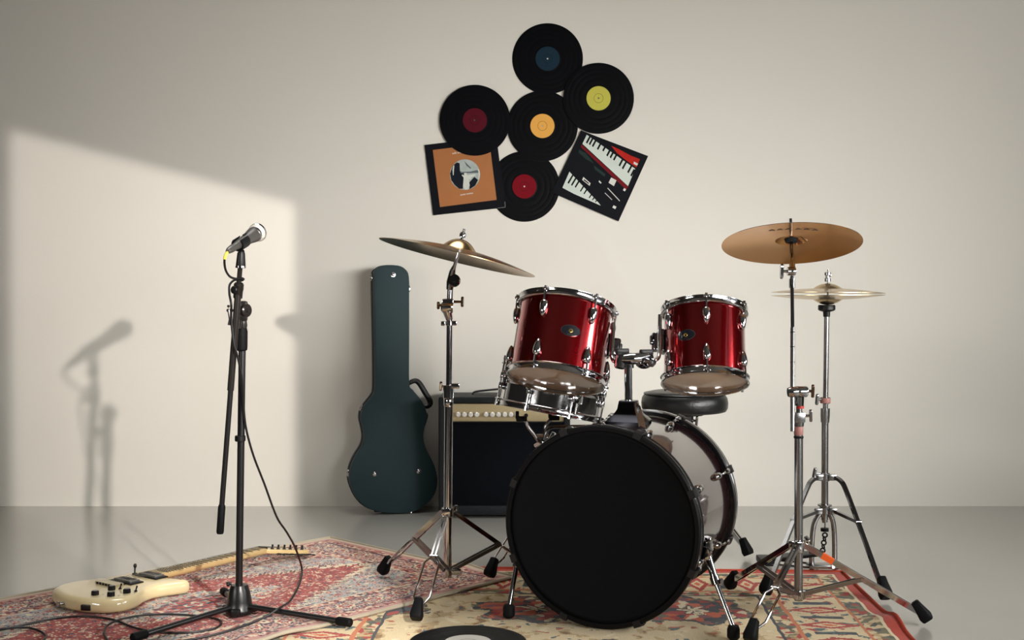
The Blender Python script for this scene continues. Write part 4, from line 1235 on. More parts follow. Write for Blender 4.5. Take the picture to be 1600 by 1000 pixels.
f_r = G(1146, 1000, 0.006); f_r.z = rug_z(f_r.x, f_r.y)
f_l = G(795, 966, 0.006); f_l.z = rug_z(f_l.x, f_l.y)
spur(bd, (0.262, 0.095, 0.222), f_r)
spur(bd, (-0.262, 0.095, 0.222), f_l)
# tom holder on top of the shell
bl = lambda x, t, z: V((x, t, z))
TT = 0.268
ht = MB()
base = [(-0.052, -0.058), (0.052, -0.058), (0.060, 0.0), (0.052, 0.058), (-0.052, 0.058), (-0.060, 0.0)]
ztop = BZ + 0.252
for (ss, za, zb) in ((1.0, -0.012, 0.010),):
    ht.prism([(x, y) for x, y in base], [(0.0, ztop - 0.014), (0.0, ztop + 0.006), (0.004, ztop + 0.010), (0.020, ztop + 0.024), (0.030, ztop + 0.040), (0.034, ztop + 0.062), (0.036, ztop + 0.064)], Matrix.Translation((0, TT, 0)))
ht.build('tom_holder_base', M_blkchrome, bd, world=False, smooth=25)
MB().bar([bl(0.030, TT - 0.02, ztop + 0.052), bl(0.052, TT - 0.06, ztop + 0.020), bl(0.066, TT - 0.09, ztop - 0.004)], 0.020, 0.007, (0.3, 1, 0)).build('holder_strap', M_chrome, bd, world=False)
MBDi = MBD.inverted()
pole_b = V((0, TT, ztop + 0.05))
PYT = (MBD @ pole_b).y
pole_t = MBDi @ P(981.5, 571, PYT)
MB().cyl(pole_b, pole_t, 0.0112, n=20).build('tom_post', M_chrome, bd, world=False)
mb = MB(); pc = MBDi @ P(983, 633, PYT); collar(mb, pc, (0, 0, 1), 0.0152, 0.016)
mb.box(pc + V((0.022, 0, 0)), (0.014, 0.012, 0.016), bev=0.003); mb.box(pc + V((-0.022, -0.004, 0)), (0.014, 0.012, 0.018), bev=0.003); mb.build('memory_lock', M_chrome, bd, world=False)
def pw(px, py, dy=0.0): return P(px, py, PYT + dy)
mb = MB()
mb.tube([pw(981.5, 575), pw(981.5, 556)], [0.0165, 0.0165], 18)
mb.tube([pw(972, 561, -0.012), pw(985, 561, -0.016), pw(998, 560, -0.012), pw(1012, 556, 0.0)], [0.0130, 0.0175, 0.0165, 0.0120], 16)
mb.build('holder_block', M_chrome, bd)
mb = MB()
mb.lathe([(0, -0.022), (0.013, -0.022), (0.017, -0.017), (0.017, 0.016), (0.014, 0.020), (0, 0.020)], TRS(pw(970, 564, -0.006), (0.15, -0.1, 1)), 18)
mb.sphere(pw(1006, 567, -0.004), 0.0245, 18, (1, 0.9, 0.72))
mb.lathe([(0, -0.014), (0.022, -0.014), (0.027, -0.004), (0.027, 0.006), (0, 0.010)], TRS(pw(1011, 563, -0.004), (0.25, -0.1, 1)), 22)
mb.tube([pw(1013, 562), pw(1021, 561)], [0.014, 0.012], 14)
mb.build('ball_clamp', M_chrome_d, bd)
for (px, py) in ((972, 548), (1010, 549.5)):
    mb = MB(); wing(mb, pw(px, py + 8, -0.004), (0, 0, 1), 0.013, 0.042, (1, 0.2, 0), th=0.016); mb.build('wing_screw', M_plastic, bd)
# L-shaped arms that carry the two toms
armL = smooth_path([pw(971, 565, 0.0), pw(962, 565.5, 0.005), pw(957.2, 561, 0.02), pw(955.8, 552, 0.035), pw(957.5, 525, 0.07), pw(958.6, 505, 0.095)], 5)
MB().tube(armL, 0.0062, 12).build('tom_arm', M_chrome, bd)
armR = smooth_path([pw(1016, 563, 0.0), pw(1023, 563, 0.005), pw(1028.6, 558.5, 0.02), pw(1030.3, 549, 0.035), pw(1030.6, 530, 0.06), pw(1031.2, 492, 0.09)], 5)
MB().tube(armR, 0.0062, 12).build('tom_arm', M_chrome, bd)

# ------------------------------------------------------------------ drums with an axis of their own
def drum_matrix(c, n, toward):
    n = V(n).normalized(); f = V(toward)
    f = (f - n * f.dot(n)).normalized()
    r = n.cross(f)
    return Matrix(((r.x, -f.x, n.x, c.x), (r.y, -f.y, n.y, c.y), (r.z, -f.z, n.z, c.z), (0, 0, 0, 1)))

HOOP = [(0.0, 0.0), (0.006, 0.001), (0.0075, 0.003), (0.0060, 0.0050), (0.0042, 0.0062), (0.0046, 0.0180), (0.0062, 0.0200), (0.0062, 0.0220), (0.0030, 0.0230), (0.0008, 0.0215), (0.0008, 0.0040), (0.0, 0.003)]
def hoop_prof(rs, z, sgn):
    return [(rs + 0.0035 + a * 1.0, z + sgn * (b - 0.010)) for a, b in HOOP]

def tom(label, base_c, n, R, L, lug_phase, badge_ang, bracket_ang):
    c = V(base_c)
    M = drum_matrix(c, n, V((0, 0, CAMH)) - c)
    t = thing('tom_drum', label, 'drum', M, 'red rack toms')
    Mi = Matrix.Identity(4)
    rs = R - 0.011
    MB().lathe([(rs, 0.004), (rs, L - 0.004), (rs - 0.008, L - 0.004), (rs - 0.008, 0.004)], Mi, 80, closed=True).build('shell', M_red, t, world=False)
    for z, s in ((L, 1), (0.0, -1)):
        MB().lathe(hoop_prof(rs, z, s), Mi, 80, closed=True).build('hoop', M_chrome, t, world=False, smooth=50)
    MB().lathe([(0, -0.0035), (rs - 0.006, -0.0035), (rs + 0.003, -0.001), (rs + 0.003, 0.005), (0.0, 0.004)], Mi, 80).build('bottom_head', M_head_tan, t, 'clear tan resonant head', world=False)
    MB().lathe([(0, L + 0.003), (rs - 0.006, L + 0.003), (rs + 0.003, L + 0.001), (rs + 0.003, L - 0.005), (0.0, L - 0.005)], Mi, 80).build('top_head', M_head_wht, t, world=False)
    def loc(ang, r, z):
        a = math.radians(ang); return V((r * math.sin(a), -r * math.cos(a), z))
    for k in range(6):
        ang = lug_phase + 60 * k
        a = math.radians(ang)
        rad = V((math.sin(a), -math.cos(a), 0))
        for top in (True, False):
            s = -1 if top else 1
            z0 = L - 0.026 if top else 0.026
            axis = V((0, 0, s))
            lg = MB()
            MM = TRS(loc(ang, rs + 0.005, z0), axis, rad.cross(axis))
            prof = [(0, 0), (0.0085, 0.001), (0.0115, 0.006), (0.0124, 0.014), (0.0112, 0.026), (0.0080, 0.038), (0.0040, 0.047), (0, 0.050)]
            lg.lathe(prof, MM @ Matrix.Diagonal((0.95, 1.0, 1, 1)), 18)
            lo = lg.build('lug', M_chrome, t, world=False, smooth=60)
            rod = MB()
            zh = L + 0.006 if top else -0.006
            rod.cyl(loc(ang, rs + 0.0095, z0 + s * 0.006), loc(ang, rs + 0.0115, zh - s * 0.006), 0.0030, n=8)
            rod.cyl(loc(ang, rs + 0.0115, zh - s * 0.002), loc(ang, rs + 0.0115, zh - s * 0.009), 0.0044, n=6)
            rod.build('tension_rod', M_chrome, lo, world=False)
            ear = MB()
            ear.prism([(-0.013, -0.006), (0.013, -0.006), (0.008, 0.006), (0.004, 0.010), (-0.004, 0.010), (-0.008, 0.006)], [(0.001, -0.002), (0, -0.001), (0, 0.002), (0.001, 0.003)],
                      Matrix(((math.cos(a), rad.x, 0, 0), (math.sin(a), rad.y, 0, 0), (0, 0, 1, 0), (0, 0, 0, 1))) @ Matrix.Identity(4) if False else
                      Matrix.Translation(loc(ang, rs + 0.0085, zh)) @ Matrix.Rotation(a - PI, 4, 'Z'))
            ear.build('hoop_ear', M_chrome, t, world=False)
    # oval badge with a vent grommet
    a = math.radians(badge_ang)
    MBg = Matrix.Translation(loc(badge_ang, rs, L * 0.50)) @ Matrix.Rotation(a, 4, 'Z') @ Matrix.Rotation(PI / 2, 4, 'X')
    def curved(mb, rx, ry, h0, h1, cx=0, cy=0, n=36):
        vs = []; 
        for h in (h0, h1):
            for i in range(n):
                q = 2 * PI * i / n
                x, y = cx + rx * math.cos(q), cy + ry * math.sin(q)
                th = x / rs
                vs.append(((rs + h) * math.sin(th), y, (rs + h) * math.cos(th) - rs))
        # middle strip vertices keep the oval following the shell
        fs = [(i, (i + 1) % n, (i + 1) % n + n, i + n) for i in range(n)]
        k = len(vs)
        for i in range(n // 2):
            a0, a1 = i, n - 1 - i
            b0_, b1 = (i + 1), n - 2 - i
            if i + 1 <= n // 2 - 1 or True:
                q = [n + a0, n + b0_, n + b1, n + a1]
                if len(set(q)) >= 3 and b0_ <= b1: fs.append(tuple(dict.fromkeys(q)))
        mb.add(vs, fs, MBg)
    b = MB(); curved(b, 0.0290, 0.0170, -0.0005, 0.0014); bg = b.build('badge', M_chrome, t, world=False)
    b = MB(); curved(b, 0.0272, 0.0153, 0.0012, 0.0018); b.build('badge_field', mat('badge_black', (14, 18, 26), 0.25, coat=0.5, var=(40, 0.05)), bg, world=False)
    b = MB(); b.prism([(-0.010, -0.0135), (0.010, -0.0135), (0.0085, -0.0095), (-0.0085, -0.0095)], [(0, 0.0015), (0, 0.0024)], MBg)
    b.bar([MBg @ V((-0.0115, -0.009, 0.002)), MBg @ V((-0.006, 0.001, 0.002))], 0.0009, 0.0009, (0, 0, 1))
    b.bar([MBg @ V((0.0115, -0.009, 0.002)), MBg @ V((0.006, 0.001, 0.002))], 0.0009, 0.0009, (0, 0, 1))
    b.build('badge_emblem', M_chrome, bg, 'silver bar and spread legs under the vent', world=False)
    b = MB(); b.lathe([(0.0026, 0.0012), (0.0026, 0.003), (0.0038, 0.0048), (0.0058, 0.0046), (0.0068, 0.0022), (0.0068, 0.0012)], MBg @ Matrix.Translation((0, -0.0010, 0)), 22, closed=True)
    b.build('vent_grommet', M_brass, bg, 'brass vent ring', world=False)
    # mounting bracket
    a = math.radians(bracket_ang)
    MK = Matrix.Translation(loc(bracket_ang, rs, L * 0.56)) @ Matrix.Rotation(a, 4, 'Z')
    b = MB(); b.box((0, -0.004, 0), (0.046, 0.010, 0.070), MK, 0.004); b.box((0, -0.016, -0.004), (0.030, 0.022, 0.046), MK, 0.006)
    b.lathe([(0, -0.028), (0.011, -0.028), (0.013, -0.024), (0.013, 0.024), (0.011, 0.028), (0, 0.028)], MK @ Matrix.Translation((0, -0.024, -0.002)), 16)
    wing(b, MK @ V((0.006, -0.028, 0.002)), (MK.to_3x3() @ V((0.4, -1, 0))), 0.010, 0.030, (MK.to_3x3() @ V((0, 0, 1))))
    b.build('mount_bracket', M_chrome_d, t, world=False)
    return t, M, rs, L

n1 = V((0.155, 0.30, 0.94)).normalized()
c1_ = P(868.7, 590.5, 3.37)
tom('larger red rack drum, on the left arm of the holder above the bass drum', c1_, n1, 0.1494, 0.2175, -27, 9, 93)
n2 = V((0.045, 0.345, 0.94)).normalized()
c2_ = P(1101.3, 594.5, 3.40)
tom('smaller red rack drum, on the right arm of the holder above the black seat', c2_, n2, 0.1310, 0.2115, 3, -26, -86)

# ------------------------------------------------------------------ snare drum on its stand
SNY = 3.80
ns = V((0.185, 0.085, 0.98)).normalized()
cs = P(857.5, 640.5, SNY)
MS = drum_matrix(cs, ns, V((0, 0, CAMH)) - cs)
sn = thing('snare_drum', 'chrome snare drum tilted on its stand behind the larger red drum', 'drum', MS)
Mi = Matrix.Identity(4)
RS, LS = 0.1716, 0.132
MB().lathe([(RS, 0.004), (RS, LS * 0.47), (RS + 0.003, LS * 0.5), (RS, LS * 0.53), (RS, LS - 0.004), (RS - 0.004, LS - 0.004), (RS - 0.004, 0.004)], Mi, 80, closed=True).build('shell', M_chrome, sn, world=False)
for z, s in ((LS, 1), (0.0, -1)):
    MB().lathe(hoop_prof(RS, z, s), Mi, 80, closed=True).build('hoop', M_chrome, sn, world=False, smooth=50)
MB().lathe([(0, -0.003), (RS - 0.004, -0.003), (RS + 0.003, -0.001), (RS + 0.003, 0.004), (0, 0.003)], Mi, 72).build('bottom_head', M_head_tan, sn, world=False)
MB().lathe([(0, LS + 0.002), (RS - 0.004, LS + 0.002), (RS + 0.003, LS), (RS + 0.003, LS - 0.004), (0, LS - 0.004)], Mi, 72).build('top_head', M_head_wht, sn, world=False)
for k in range(8):
    ang = -68 + 45 * k
    a = math.radians(ang); rad = V((math.sin(a), -math.cos(a), 0))
    lg = MB()
    for s in (-1, 1):
        q = rad * (RS + 0.008) + V((0, 0, LS / 2 + s * 0.017))
        lg.lathe([(0, -0.011), (0.008, -0.011), (0.0095, -0.007), (0.0095, 0.007), (0.008, 0.011), (0, 0.011)], Matrix.Translation(q), 14)
    lg.cyl(rad * (RS + 0.006) + V((0, 0, LS / 2 - 0.02)), rad * (RS + 0.006) + V((0, 0, LS / 2 + 0.02)), 0.006, n=10)
    lo = lg.build('lug', M_chrome, sn, world=False)
    rd = MB(); rd.cyl(rad * (RS + 0.0125) + V((0, 0, -0.012)), rad * (RS + 0.0125) + V((0, 0, LS + 0.012)), 0.003, n=8)
    for zz in (-0.009, LS + 0.009): rd.cyl(rad * (RS + 0.0125) + V((0, 0, zz - 0.007)), rad * (RS + 0.0125) + V((0, 0, zz + 0.007)), 0.0052, n=8)
    rd.build('tension_rod', M_chrome, lo, world=False)
a = math.radians(28); rad = V((math.sin(a), -math.cos(a), 0))
MK = Matrix.Translation(rad * RS + V((0, 0, LS * 0.5))) @ Matrix.Rotation(a, 4, 'Z')
mb = MB(); mb.box((0, -0.010, 0.0), (0.028, 0.018, 0.060), MK, 0.004); mb.box((0, -0.020, 0.012), (0.016, 0.014, 0.052), MK, 0.004)
mb.cyl(MK @ V((0, -0.012, -0.03)), MK @ V((0, -0.012, -0.062)), 0.006, n=10); mb.build('throw_off', M_chrome, sn, world=False)

base_s = V((P(845, 760, SNY - 0.02).x + 0.01, SNY - 0.01, 0))
ss = thing('snare_stand', 'chrome snare stand with black-tipped arms, half hidden behind the bass drum', 'drum stand', base_s)
z_s = rug_z(base_s.x, base_s.y)
mb = MB(); mb.cyl((base_s.x, base_s.y, 0.07), (base_s.x, base_s.y, 0.36), 0.0115, n=16); mb.build('lower_tube', M_chrome, ss)
bk = P(848, 690, SNY - 0.012)
mb = MB(); mb.cyl((base_s.x, base_s.y, 0.34), bk, 0.0085, n=14); mb.build('upper_tube', M_chrome_d, ss)
mb = MB(); collar(mb, (base_s.x, base_s.y, 0.355), (0, 0, 1), 0.016, 0.03); wing(mb, V((base_s.x - 0.012, base_s.y - 0.004, 0.355)), (-1, -0.4, 0.2), 0.012, 0.03); mb.build('height_clamp', M_chrome, ss)
mb = MB(); mb.box(bk, (0.034, 0.034, 0.036), bev=0.006); mb.lathe([(0, -0.02), (0.015, -0.02), (0.015, 0.02), (0, 0.02)], TRS(bk + V((0, 0, 0.01)), (1, 0, 0)), 16)
mb.tube([P(860, 688, SNY - 0.03), P(866, 676, SNY - 0.03)], [0.010, 0.008], 12); wing(mb, bk + V((-0.012, -0.012, -0.004)), (-0.5, -1, -0.2), 0.014, 0.026, (1, 0, 0.6)); mb.build('basket_hinge', M_chrome, ss)
for pts, tip in (
    (((850, 682), (858, 664), (880, 661.5), (915, 661), (934, 659.5)), (934, 653)),
    (((846, 684), (836, 668), (826, 655), (822, 646), (815, 641)), None),
    (((852, 684), (850, 668), (852, 655), (858, 645), (866, 640)), None)):
    dy = {0: -0.03, 1: 0.0, 2: 0.06}[0 if tip else (1 if pts[0][0] == 846 else 2)]
    mb = MB(); mb.tube(smooth_path([P(x, y + 1.5, SNY - 0.03 + dy) - V((0, 0, 0.008 if tip else 0.024)) for x, y in pts], 4), 0.0060, 10)
    arm = mb.build('basket_arm', M_chrome_d, ss)
    e = P(pts[-1][0], pts[-1][1], SNY - 0.03 + dy) - V((0, 0, 0.016 if tip else 0.032))
    mb = MB(); mb.box(e + V((0.0, 0, 0.004)), (0.036, 0.020, 0.016), bev=0.004)
    mb.box(e + V((0.014 if tip else -0.014, 0, 0.016)), (0.012, 0.020, 0.026), bev=0.004); mb.build('rubber_grip', M_rubber, arm)
for (fx, fy) in ((G(764, 911, 0.006).x, G(764, 911, 0.006).y), (base_s.x + 0.18, base_s.y - 0.12), (base_s.x + 0.01, base_s.y + 0.24)):
    fp = V((fx, fy, rug_z(fx, fy)))
    double_leg(ss, (base_s.x, base_s.y, 0.26), fp, 0.42, (base_s.x, base_s.y, 0.08), spread=0.016)

# ------------------------------------------------------------------ drum throne
TY = 4.06
tc = P(1069.5, 618, TY)
th_ = thing('drum_throne', 'round black drum seat on a chrome post behind the bass drum', 'stool', V((tc.x, TY, 0)))
Rt = 0.1505
zt, zb = P(1069, 611, TY).z, 0.489
prof = [(0, zb), (Rt - 0.020, zb), (Rt - 0.006, zb + 0.004), (Rt, zb + 0.014), (Rt + 0.0015, zb + 0.034), (Rt - 0.001, zb + 0.050), (Rt - 0.012, zt - 0.006), (Rt - 0.035, zt), (0, zt + 0.004)]
MB().lathe(prof, Matrix.Translation((tc.x, TY, 0)), 64).build('seat_cushion', M_leather, th_, smooth=60)
mb = MB(); mb.lathe([(Rt - 0.010, zt - 0.008), (Rt - 0.008, zt - 0.010), (Rt - 0.006, zt - 0.008), (Rt - 0.008, zt - 0.006)], Matrix.Translation((tc.x, TY, 0)), 64, closed=True); mb.build('seam_piping', M_leather, th_)
mb = MB(); mb.lathe([(0, zb - 0.012), (0.05, zb - 0.012), (0.05, zb + 0.004), (0, zb + 0.004)], Matrix.Translation((tc.x + 0.016, TY, 0)), 24); mb.build('seat_plate', M_plastic, th_)
px_ = P(1076, 655, TY).x
mb = MB(); mb.cyl((px_, TY, 0.20), (px_, TY, zb), 0.0105, n=18); mb.build('post', M_steel, th_)
mb = MB(); mb.lathe([(0.010, -0.018), (0.016, -0.018), (0.018, 0.014), (0.018, 0.020), (0.010, 0.020)], Matrix.Translation((px_, TY, zb - 0.028)), 18, closed=True)
wing(mb, V((px_ + 0.014, TY - 0.006, zb - 0.030)), (1, -0.4, -0.1), 0.014, 0.036, (0.25, -0.1, 1)); mb.build('seat_clamp', M_chrome_d, th_)
mb = MB(); mb.cyl((px_, TY, 0.07), (px_, TY, 0.30), 0.0135, n=16); mb.build('lower_tube', M_chrome, th_)
mb = MB(); collar(mb, (px_, TY, 0.27), (0, 0, 1), 0.019, 0.03); mb.build('leg_collar', M_chrome, th_)
fa = G(1170, 874)
ang0 = math.atan2(fa.y - TY, fa.x - px_)
rad0 = math.hypot(fa.y - TY, fa.x - px_)
for k in range(3):
    a = ang0 + k * 2 * PI / 3
    fp = V((px_ + rad0 * math.cos(a), TY + rad0 * math.sin(a), 0)); fp.z = rug_z(fp.x, fp.y)
    double_leg(th_, (px_, TY, 0.27), fp, 0.55, (px_, TY, 0.09), mw=0.016, spread=0.007)

# ------------------------------------------------------------------ microphone stand
MY = 3.19
pb_ = P(373.6, 908, MY); pt_ = P(378.8, 520, MY)
base_m = V((P(374, 955, MY).x, MY, 0.0))
ms = thing('microphone_stand', 'black boom microphone stand on the red rug near the wall light patch', 'microphone stand', V((base_m.x, base_m.y, rug_z(base_m.x, base_m.y))))
zz = P(374, 955, MY).z
mb = MB(); mb.lathe([(0, zz - 0.004), (0.037, zz - 0.004), (0.0385, zz), (0.0385, zz + 0.008), (0.0360, zz + 0.012), (0.0340, zz + 0.030), (0.0290, zz + 0.056), (0.0250, zz + 0.068), (0.0225, zz + 0.074), (0.012, zz + 0.0755), (0, zz + 0.0755)], Matrix.Translation((base_m.x, MY, 0)), 32)
for ang in (20, 160, 270):
    a = math.radians(ang)
    mb.box((0, 0, 0), (0.030, 0.024, 0.020), Matrix.Translation((base_m.x + 0.034 * math.cos(a), MY + 0.034 * math.sin(a), zz + 0.006)) @ Matrix.Rotation(a, 4, 'Z'), 0.005)
mb.build('hub', M_blkmetal, ms)
mb = MB(); wing(mb, P(362, 912, MY - 0.012), (-1, -0.3, 0), 0.010, 0.036, (1, -0.4, 0.1)); mb.build('wing_screw', M_plastic, ms)
MB().cyl(pb_ - (pt_ - pb_).normalized() * 0.03, pt_, 0.0098, n=18).build('pole', M_blkmetal, ms)
mb = MB(); collar(mb, P(375.3, 685, MY), (0, 0, 1), 0.0148, 0.016); mb.build('cable_ring', M_plastic, ms)
mb = MB()
for i in range(1): mb.lathe([(0.009, 0.0), (0.0150, 0.004), (0.0158, 0.010), (0.0158, 0.055), (0.0135, 0.064), (0.009, 0.066)], TRS(P(377.6, 549, MY), pt_ - pb_), 22, closed=True)
mb.build('height_grip', M_rubber, ms)
BMY = MY - 0.030
# boom pivot
mb = MB()
mb.tube([P(379, 518, MY), P(379.5, 508, MY), P(380, 500, MY - 0.002)], [0.0095, 0.0125, 0.0095], 14)
mb.lathe([(0, -0.012), (0.014, -0.012), (0.0185, -0.008), (0.0185, 0.010), (0.015, 0.013), (0.006, 0.013), (0.005, 0.016), (0, 0.016)], TRS(P(382, 485, MY - 0.006), (0.85, -0.5, 0)), 22)
mb.box(P(380.5, 486, MY - 0.008), (0.022, 0.018, 0.056), bev=0.006)
mb.build('boom_pivot', M_boom, ms)
mb = MB(); mb.lathe([(0.0095, -0.012), (0.0145, -0.011), (0.0145, 0.011), (0.0095, 0.012)], TRS(P(369.4, 506.5, BMY), P(375.4, 420, BMY) - P(361, 600, BMY)), 18)
mb.bar([P(371, 485, BMY + 0.004), P(357, 485, BMY + 0.004)], 0.007, 0.007, (0, 1, 0))
mb.sphere(P(357, 478.5, BMY + 0.004), 0.0042, 10); mb.sphere(P(356.5, 485, BMY + 0.004), 0.0050, 10)
mb.tube([P(357.5, 484, BMY), P(360, 499, BMY), P(358.5, 508, BMY)], [0.004, 0.0048, 0.0055], 8); mb.build('pivot_clamp', M_boom, ms)
bt0 = P(376.4, 404, BMY - 0.055); btm = P(372.2, 455, BMY - 0.03); bend_ = P(345.8, 800, BMY)
mb = MB(); mb.cyl(btm, P(360.2, 610, BMY - 0.012), 0.0092, n=16); mb.build('boom_sleeve', M_boom, ms)
mb = MB(); mb.cyl(bt0, btm, 0.0066, n=14); mb.build('boom_tip', M_boom, ms)
mb = MB(); mb.cyl(P(361.2, 600, BMY - 0.012), bend_, 0.0072, n=14); mb.build('boom_rear', M_blkmetal, ms)
mb = MB(); mb.tube([P(346.8, 789, BMY), P(346.4, 793, BMY), P(343.9, 831, BMY), P(343.8, 834, BMY)], [0.0088, 0.0102, 0.0102, 0.0085], 16); mb.build('counterweight', M_rubber, ms)
mb = MB(); mb.lathe([(0.0066, -0.026), (0.0125, -0.024), (0.0125, -0.004), (0.0135, -0.002), (0.0135, 0.014), (0.0105, 0.018), (0.0066, 0.019)], TRS(P(372.6, 452, BMY - 0.03), bt0 - btm), 18, closed=True); cl_ = mb.build('boom_clamp', M_boom, ms)
mb = MB(); mb.lathe([(0, 0), (0.0095, 0), (0.0108, 0.002), (0.0108, 0.009), (0.009, 0.011), (0, 0.011)], TRS(P(368.6, 453, BMY - 0.045), (-0.45, -0.9, 0)), 18); mb.build('clamp_knob', M_plastic, cl_)
# clip that holds the microphone
MA, MBk = P(354.8, 393.2, 3.02), P(401.0, 364.0, 3.170)      # cable end and grille end
md = (MBk - MA).normalized()
mlen = (MBk - MA).length
mid = MA.lerp(MBk, 0.47)
mb = MB(); mb.tube([P(376.0, 419, 3.105), P(376.2, 414, 3.105), P(376.8, 396, 3.10), P(377.4, 393, 3.10)], [0.0125, 0.0132, 0.0105, 0.0085], 16); mb.build('clip_base', M_plastic, ms)
mb = MB(); mb.lathe([(0.008, -0.002), (0.0142, -0.002), (0.0142, 0.003), (0.008, 0.003)], TRS(P(376, 417.5, 3.105), (0, 0, 1)), 18, closed=True); mb.build('thread_ring', M_chrome, ms, 'bright thread ring')
clp = MB()
ctr_c = MA.lerp(MBk, 0.46)
up_ = (V((0, 0, 1)) - md * md.z).normalized(); sd = md.cross(up_)
vs = []; n_ = 16
for tt in (-0.020, 0.020):
    for rr_ in (0.0182, 0.0158):
        for i in range(n_ + 1):
            a = math.radians(-230 + 280 * i / n_)
            vs.append(ctr_c + md * tt + (sd * math.cos(a) + up_ * math.sin(a)) * rr_)
m_ = n_ + 1; fs = []
for i in range(n_):
    fs += [(i, i + 1, m_ + i + 1, m_ + i), (2 * m_ + i, 2 * m_ + i + 1, 3 * m_ + i + 1, 3 * m_ + i), (i, i + 1, 2 * m_ + i + 1, 2 * m_ + i), (m_ + i, m_ + i + 1, 3 * m_ + i + 1, 3 * m_ + i)]
fs += [(0, m_, 3 * m_, 2 * m_), (n_, m_ + n_, 3 * m_ + n_, 2 * m_ + n_)]
clp.add(vs, fs); clp.tube([ctr_c - up_ * 0.0225, P(377.6, 394, 3.10)], [0.006, 0.0075], 10); clp.build('clip_ring', M_plastic, ms)
# legs
MIC_LEGS = []
for pxy, foot_len in (((549, 981), 0.05), ((206, 1005), 0.05), ((349, 930), 0.05)):
    g = G(pxy[0], pxy[1]); g = G(pxy[0], pxy[1], rug_z(g.x, g.y) + 0.004)
    hubp = V((base_m.x, MY, zz + 0.0175))
    f = V((g.x, g.y, g.z + 0.0130))
    MIC_LEGS.append((hubp, f))
    d = (f - hubp); d.normalize()
    s = MB(); s.cyl(hubp + d * 0.030, f - d * 0.02, 0.0078, n=14)
    lg = s.build('leg', M_blkmetal, ms)
    s = MB(); s.tube([f - d * 0.045, f - d * 0.040, f - d * 0.003, f], [0.0095, 0.0118, 0.0118, 0.009], 16); s.build('rubber_foot', M_rubber, lg)

# ------------------------------------------------------------------ microphone
Mm = TRS(MA, md)
mic = thing('microphone', 'grey vocal microphone with a silver mesh head, clipped on the boom stand', 'microphone', Mm)
hl = mlen
MB().lathe([(0, 0.0525), (0.0112, 0.0525), (0.0118, 0.056), (0.0135, 0.090), (0.0175, hl - 0.040), (0.0205, hl - 0.024), (0.0205, hl - 0.018), (0.0185, hl - 0.012), (0, hl - 0.012)], Mi, 32).build('handle', M_mic, mic, world=False)
MB().box((0.0, 0.015, 0.105), (0.007, 0.004, 0.018), Mi, 0.0015).build('switch', M_plastic, mic, world=False)
gr = []
for i in range(15):
    a = -PI / 2 + PI * (0.12 + 0.88 * i / 14)
    gr.append((max(0.0252 * math.cos(a), 0) if i < 14 else 0, hl + 0.006 + 0.0262 * math.sin(a)))
gm = MB(); gm.lathe(gr, Mi, 40); g_o = gm.build('mesh_grille', M_grille, mic, world=False, smooth=60)
MB().lathe([(0.0245, hl + 0.0025), (0.0258, hl + 0.003), (0.0258, hl + 0.0085), (0.0245, hl + 0.009)], Mi, 40, closed=True).build('grille_band', M_chrome, g_o, world=False)
MB().lathe([(0.0195, hl - 0.020), (0.0212, hl - 0.018), (0.0212, hl - 0.010), (0.0190, hl - 0.008)], Mi, 32, closed=True).build('neck_ring', M_steel, mic, world=False)

# cable from the microphone, down the stand, out over the rug
def rz(x, y, o=0.0038): return rug_z(x, y) + o
cab_pts = [MA + md * 0.052, MA + md * 0.03, MA + md * 0.012]
con = MB(); con.lathe([(0, 0.002), (0.0055, 0.002), (0.0085, 0.010), (0.0102, 0.026), (0.0102, 0.046), (0.0108, 0.048), (0.0108, 0.052), (0, 0.052)], Mm, 20)
cb = thing('microphone_cable', 'black cable with a yellow band hanging from the microphone to the rug', 'cable', V((G(466, 916).x, G(466, 916).y, 0)))
con.build('plug', M_mic, cb, 'grey plug')
path = [MA + md * 0.006, P(351.5, 402, 3.02), P(350.8, 412, 3.035), P(353, 423, 3.06), P(359, 432, 3.075), P(368, 435.5, 3.088), P(375.5, 434.4, 3.103), P(380.6, 436.0, 3.118), P(377, 438.4, 3.140), P(367, 437.5, 3.150), P(358.9, 445, 3.120), P(358.4, 459, 3.095), P(361.4, 476, 3.085), P(361.2, 492, 3.105), P(362.2, 511, 3.11), P(365.5, 538, 3.115), P(371, 556, 3.125), P(377, 585, 3.145), P(380.3, 618, 3.165), P(381.5, 646, 3.175), P(385.2, 673, 3.19), P(396, 712, 3.22), P(413, 756, 3.28), P(432, 807, 3.36), P(447, 830, 3.42)]
def gg(x, y, o=0.0042):
    g = G(x, y); g = G(x, y, rug_z(g.x, g.y) + o); return g
path += [P(458.5, 850, 3.50), P(467, 871, 3.565)]
path += [gg(471.8, 892, 0.014), gg(466.5, 915, 0.011), gg(453, 939, 0.006)]
_h, _f = MIC_LEGS[0]
_t = (0.24 - 0.0)
_q = _h.lerp(_f, 0.38)
CROSS = _q + V((0, 0, 0.0120))
path += [CROSS, gg(412, 965, 0.009), gg(380, 978, 0.009), gg(345, 989, 0.007), gg(310, 997), gg(270, 1004), gg(225, 1012), gg(190, 1010)]
mb = MB(); mb.tube(smooth_path(path, 6), 0.0031, 10); mb.build('cord', M_cable, cb)
mb = MB(); mb.tube(smooth_path([MA + md * 0.010, P(352.6, 398.5, 3.02), P(351.2, 404.5, 3.022)], 5), 0.0043, 12); mb.build('marking_band', M_yellow, cb, 'yellow band')

